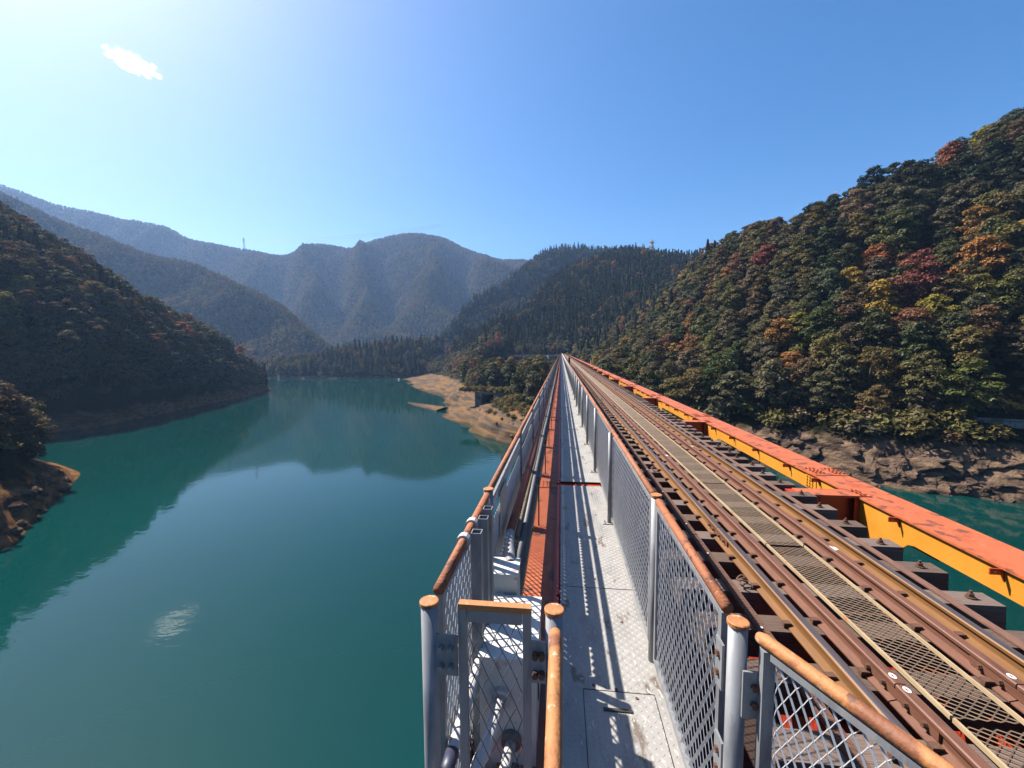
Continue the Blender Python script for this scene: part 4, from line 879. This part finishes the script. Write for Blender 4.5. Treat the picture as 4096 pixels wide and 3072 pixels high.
# low spit with a pale edge, floating debris log boom, buoy
sp_ = MB(); n = 40
for i in range(n):
    f_ = i/(n-1); x = -44-22.5*f_; y = 152+21.5*f_; w = 2.9*(1-f_)**.6+.5; h = .9*(1-f_)+.35+.18*fbm(x*.4, y*.4, 2)
    d = Vector((.69,.72,0)); c_ = Vector((x, y, -20)); sp_.v += [tuple(c_-d*(w+1.5)-Vector((0,0,1.5))), tuple(c_-d*w+Vector((0,0,h*.35))), tuple(c_+Vector((0,0,h+.2*fbm(x, y, 5)))), tuple(c_+d*w+Vector((0,0,h*.5))), tuple(c_+d*(w+1.5)-Vector((0,0,1.5)))]
for i in range(n-1):
    for k in range(4): sp_.f.append((i*5+k, (i+1)*5+k, (i+1)*5+k+1, i*5+k+1))
tag(sp_.build('sand_spit', TM['shore'], smooth=True), 'narrow low spit of bare earth reaching into the lake', kind='structure')
by = thing('lake_buoy', 'tiny white buoy floating near the promontory', 'buoy', (-131,322,-20)); 
MB().tube([(0,0,-.3),(0,0,.1),(0,0,.6),(0,0,.9),(0,0,1.05)], [.5,.8,.8,.5,.1], 12).build('float', MT['white'], by, smooth=True)
# masonry retaining wall on the right-hand slope
rw = thing('retaining_wall', 'grey stone block retaining wall above the rocky shore', 'wall', (69.0,72.6,-12.6)); rw.rotation_euler = (R(-14),0,R(-24))
blk = MB().add([(-.47,-.10,-.21),(.47,-.10,-.21),(.47,.3,-.21),(-.47,.3,-.21),(-.44,-.14,.2),(.44,-.14,.2),(.47,.3,.21),(-.47,.3,.21)], [(0,3,2,1),(4,5,6,7),(0,1,5,4),(1,2,6,5),(2,3,7,6),(3,0,4,7)]).mesh('block', MT['conc'])
for j in range(8):
    for i in range(22): put('block', blk, rw, (i*.97+(.48 if j % 2 else 0)-2, rng.uniform(-.03,.03), j*.44), 0)
MB().box((-3,.12,-2),(20.5,1.2,3.35)).build('core', MT['conc'], rw); MB().box((-3,-.35,3.36),(20.5,1.2,3.6)).build('coping', MT['conc'], rw)
# lattice pylons and their wires
def pylon(label, loc, H, w, rz=0, th=.16):
    py = thing('transmission_pylon', label, 'pylon', loc); py.rotation_euler = (0,0,rz)
    def at(k, s1, s2): f_ = k; ww = w*(1-.72*f_); return Vector((s1*ww, s2*ww, H*f_))
    for s1 in (-1,1):
        for s2 in (-1,1): MB().bar(at(0,s1,s2), at(1,s1,s2), th*1.5).build('corner_leg', MT['tower'], py)
    b = MB(); K = 9
    for k in range(K):
        a, c_ = k/K, (k+1)/K
        for (p1, p2), (q1, q2) in (((-1,-1),(1,-1)),((1,-1),(1,1)),((1,1),(-1,1)),((-1,1),(-1,-1))):
            b.bar(at(a,p1,p2), at(c_,q1,q2), th); b.bar(at(a,q1,q2), at(c_,p1,p2), th); b.bar(at(c_,p1,p2), at(c_,q1,q2), th)
    b.build('lattice', MT['tower'], py)
    for f_ in (.68,.81,.94):
        z = H*f_; MB().add([(-w*1.5,0,z),(0,-w*.3,z+.5),(0,w*.3,z+.5),(0,0,z-.9)], [(0,1,2),(0,3,1),(0,2,3),(1,3,2)]).add([(w*1.5,0,z),(0,-w*.3,z+.5),(0,w*.3,z+.5),(0,0,z-.9)], [(0,2,1),(0,1,3),(0,3,2),(1,2,3)]).build('cross_arm', MT['tower'], py)
    return py
pylon('pale lattice pylon standing in front of the conifer ridge crest', (92.5,448,80), 35.5, 2.7, .3, .26)
pylon('tiny hazy lattice pylon on the far mountain shoulder', (-1009,1241,335), 36, 3.2, .5, .22)
pylon('slim pylon top showing just above the trees of the steep slope', (133,225,50), 29, 1.2, .2, .07)
wr = thing('power_line', 'thin power lines strung over the valley from the far pylon', 'cable')
for k, z in enumerate((358, 363, 368)):
    P0, P1 = Vector((-1009,1241,z)), Vector((-430,1480,z+95)); MB().tube([P0.lerp(P1, i/12)-Vector((0,0,60*(i/12)*(1-i/12))) for i in range(13)], .28, 4).build('wire', MT['galv'], wr)

# boulders along the rocky shore and bank
bm = []
for k in range(4):
    b = MB(); import bmesh as _bm
    B_ = _bm.new(); _bm.ops.create_icosphere(B_, subdivisions=2, radius=1)
    for v in B_.verts: v.co *= 1+.34*noise.noise(v.co*1.3+Vector((k*7,0,0))); v.co.z *= .72
    b.v = [tuple(v.co) for v in B_.verts]; b.f = [tuple(v.index for v in f.verts) for f in B_.faces]; B_.free(); bm.append(b.mesh('boulder', TM['rock']))
def boulders(sh, i0, i1, n, label, grp, smin, smax):
    for q in sub(sh, i0, i1).scatter(n, 1.0, 1.85, 1.6)[:n]:
        s_ = rng.uniform(smin, smax); o = put('boulder', bm[int(rng.integers(4))], None, tuple(q), rng.uniform(0, 6.28), (s_*rng.uniform(.8,1.5), s_, s_*rng.uniform(.7,1.2)))
        tag(o, label, 'boulder', grp)
boulders(near, 250, 398, 45, 'weathered brown boulder on the rocky shore below the steep slope', 'boulders on the rocky shore', .35, 1.0)
boulders(bank, 10, 70, 46, 'reddish brown boulder on the jutting lake bank', 'boulders on the lake bank', .35, 1.0)
boulders(near, 85, 210, 40, 'small dark stone lying on the bare beach', 'stones on the beach', .18, .5)

# undergrowth: low bushes at the foot of the trees
bush_p = [broadleaf(420, .42, lobes=8, Rr_=2.4, z0=-.5, H=3.2, flat=.7) for _ in range(3)]
pts = []
for q in near.scatter(6500, 1.97, 4.2, 2.0):
    if (68 < q[0] < 84 and 60 < q[1] < 76) or (-7 < q[0] < 7 and q[1] < 290 and q[2] > -11) or (-30 < q[0] < -17 and 127 < q[1] < 156): continue
    if -44 < q[0] < 1 and 190 < q[1] < 303 and q[2] > -6: continue
    big = q[0] > 12 and q[2] < -8
    pts.append((q, rng.uniform(.6, 1.25) if big else rng.uniform(.35, .8), rng.uniform(0, 6.28), int(rng.integers(3)), tint(pick({'olive': 4, 'grey': 3, 'lime': 2, 'brown': 2}))))
for q in bank.scatter(200, 2.95, 4.3, 1.8): pts.append((q, rng.uniform(.5, 1.0), rng.uniform(0, 6.28), int(rng.integers(3)), tint(pick({'olive': 4, 'lime': 2, 'brown': 2}))))
for q in left.scatter(900, 1.9, 2.6, 2.2): pts.append((q, rng.uniform(.5, 1.0), rng.uniform(0, 6.28), int(rng.integers(3)), tint(pick({'olive': 4, 'dark': 4, 'brown': 2}))))
for k in range(46):
    a_ = rng.uniform(-9, 9); c5, s5 = math.cos(R(78)), math.sin(R(78)); bx_ = rng.uniform(.2, 2.6)
    pts.append((np.array([-25.5+bx_*c5-a_*s5, 136+bx_*s5+a_*c5, -11.4]), rng.uniform(.3, .62), rng.uniform(0, 6.28), k % 3, tint(pick({'olive': 4, 'lime': 2, 'brown': 3}))))
for q in near.scatter(2600, 1.55, 2.3, 1.7):
    if -34 < q[0] < -6 and 98 < q[1] < 150 and q[2] > -15.2: pts.append((q, rng.uniform(.25, .55), rng.uniform(0, 6.28), int(rng.integers(3)), tint(pick({'olive': 4, 'lime': 3, 'brown': 3}))))
forest('undergrowth', 'low scrub and creepers along the foot of the woods', pts, bush_p, LEAF_I)['category'] = 'scrub'

# ------------------------------------------------------------------ cloud, outside the haze
m, t, out = nodes_of('cloud_vapour'); L = t.links.new
tc = N(t, 'ShaderNodeTexCoord'); nz = N(t, 'ShaderNodeTexNoise'); mpc = N(t, 'ShaderNodeMapping'); mpc.inputs['Scale'].default_value = (2.6,.85,.75); L(tc.outputs['Object'], mpc.inputs[0]); nz.inputs['Scale'].default_value = 2.4; nz.inputs['Detail'].default_value = 7; L(mpc.outputs[0], nz.inputs[0])
ln_ = N(t, 'ShaderNodeVectorMath', operation='LENGTH'); L(tc.outputs['Object'], ln_.inputs[0])
ma = N(t, 'ShaderNodeMath', operation='MULTIPLY_ADD'); L(ln_.outputs['Value'], ma.inputs[0]); ma.inputs[1].default_value = -.27; L(nz.outputs[0], ma.inputs[2])
mr = N(t, 'ShaderNodeMapRange'); mr.inputs[1].default_value = .31; mr.inputs[2].default_value = .58; mr.inputs[3].default_value = 0; mr.inputs[4].default_value = .026; L(ma.outputs[0], mr.inputs[0])
pv = N(t, 'ShaderNodeVolumePrincipled'); pv.inputs['Color'].default_value = (1,1,1,1); pv.inputs['Anisotropy'].default_value = .65; L(mr.outputs[0], pv.inputs['Density']); L(pv.outputs[0], out.inputs['Volume'])
B_ = _bm.new(); _bm.ops.create_icosphere(B_, subdivisions=3, radius=1); b = MB(); b.v = [tuple(v.co) for v in B_.verts]; b.f = [tuple(v.index for v in f.verts) for f in B_.faces]; B_.free()
cl = b.build('cloud', m, None, (-3326.9, 3030.2, 2273)); tag(cl, 'small ragged white cloud alone in the blue sky', 'cloud', kind='stuff')
cl.scale = (250, 95, 74)
cl.rotation_euler = Vector((.91,.11,-.39)).to_track_quat('X', 'Z').to_euler()

# ------------------------------------------------------------------ air
m, t, out = nodes_of('valley_haze')
pv = N(t, 'ShaderNodeVolumePrincipled'); pv.inputs['Color'].default_value = (.36,.58,1.0,1); pv.inputs['Density'].default_value = .00013; pv.inputs['Anisotropy'].default_value = .25
t.links.new(pv.outputs[0], out.inputs['Volume'])
tag(MB().box((-2300,-2300,-27), (2300,2300,620)).build('haze', m), 'thin bluish autumn haze filling the valley', kind='stuff')
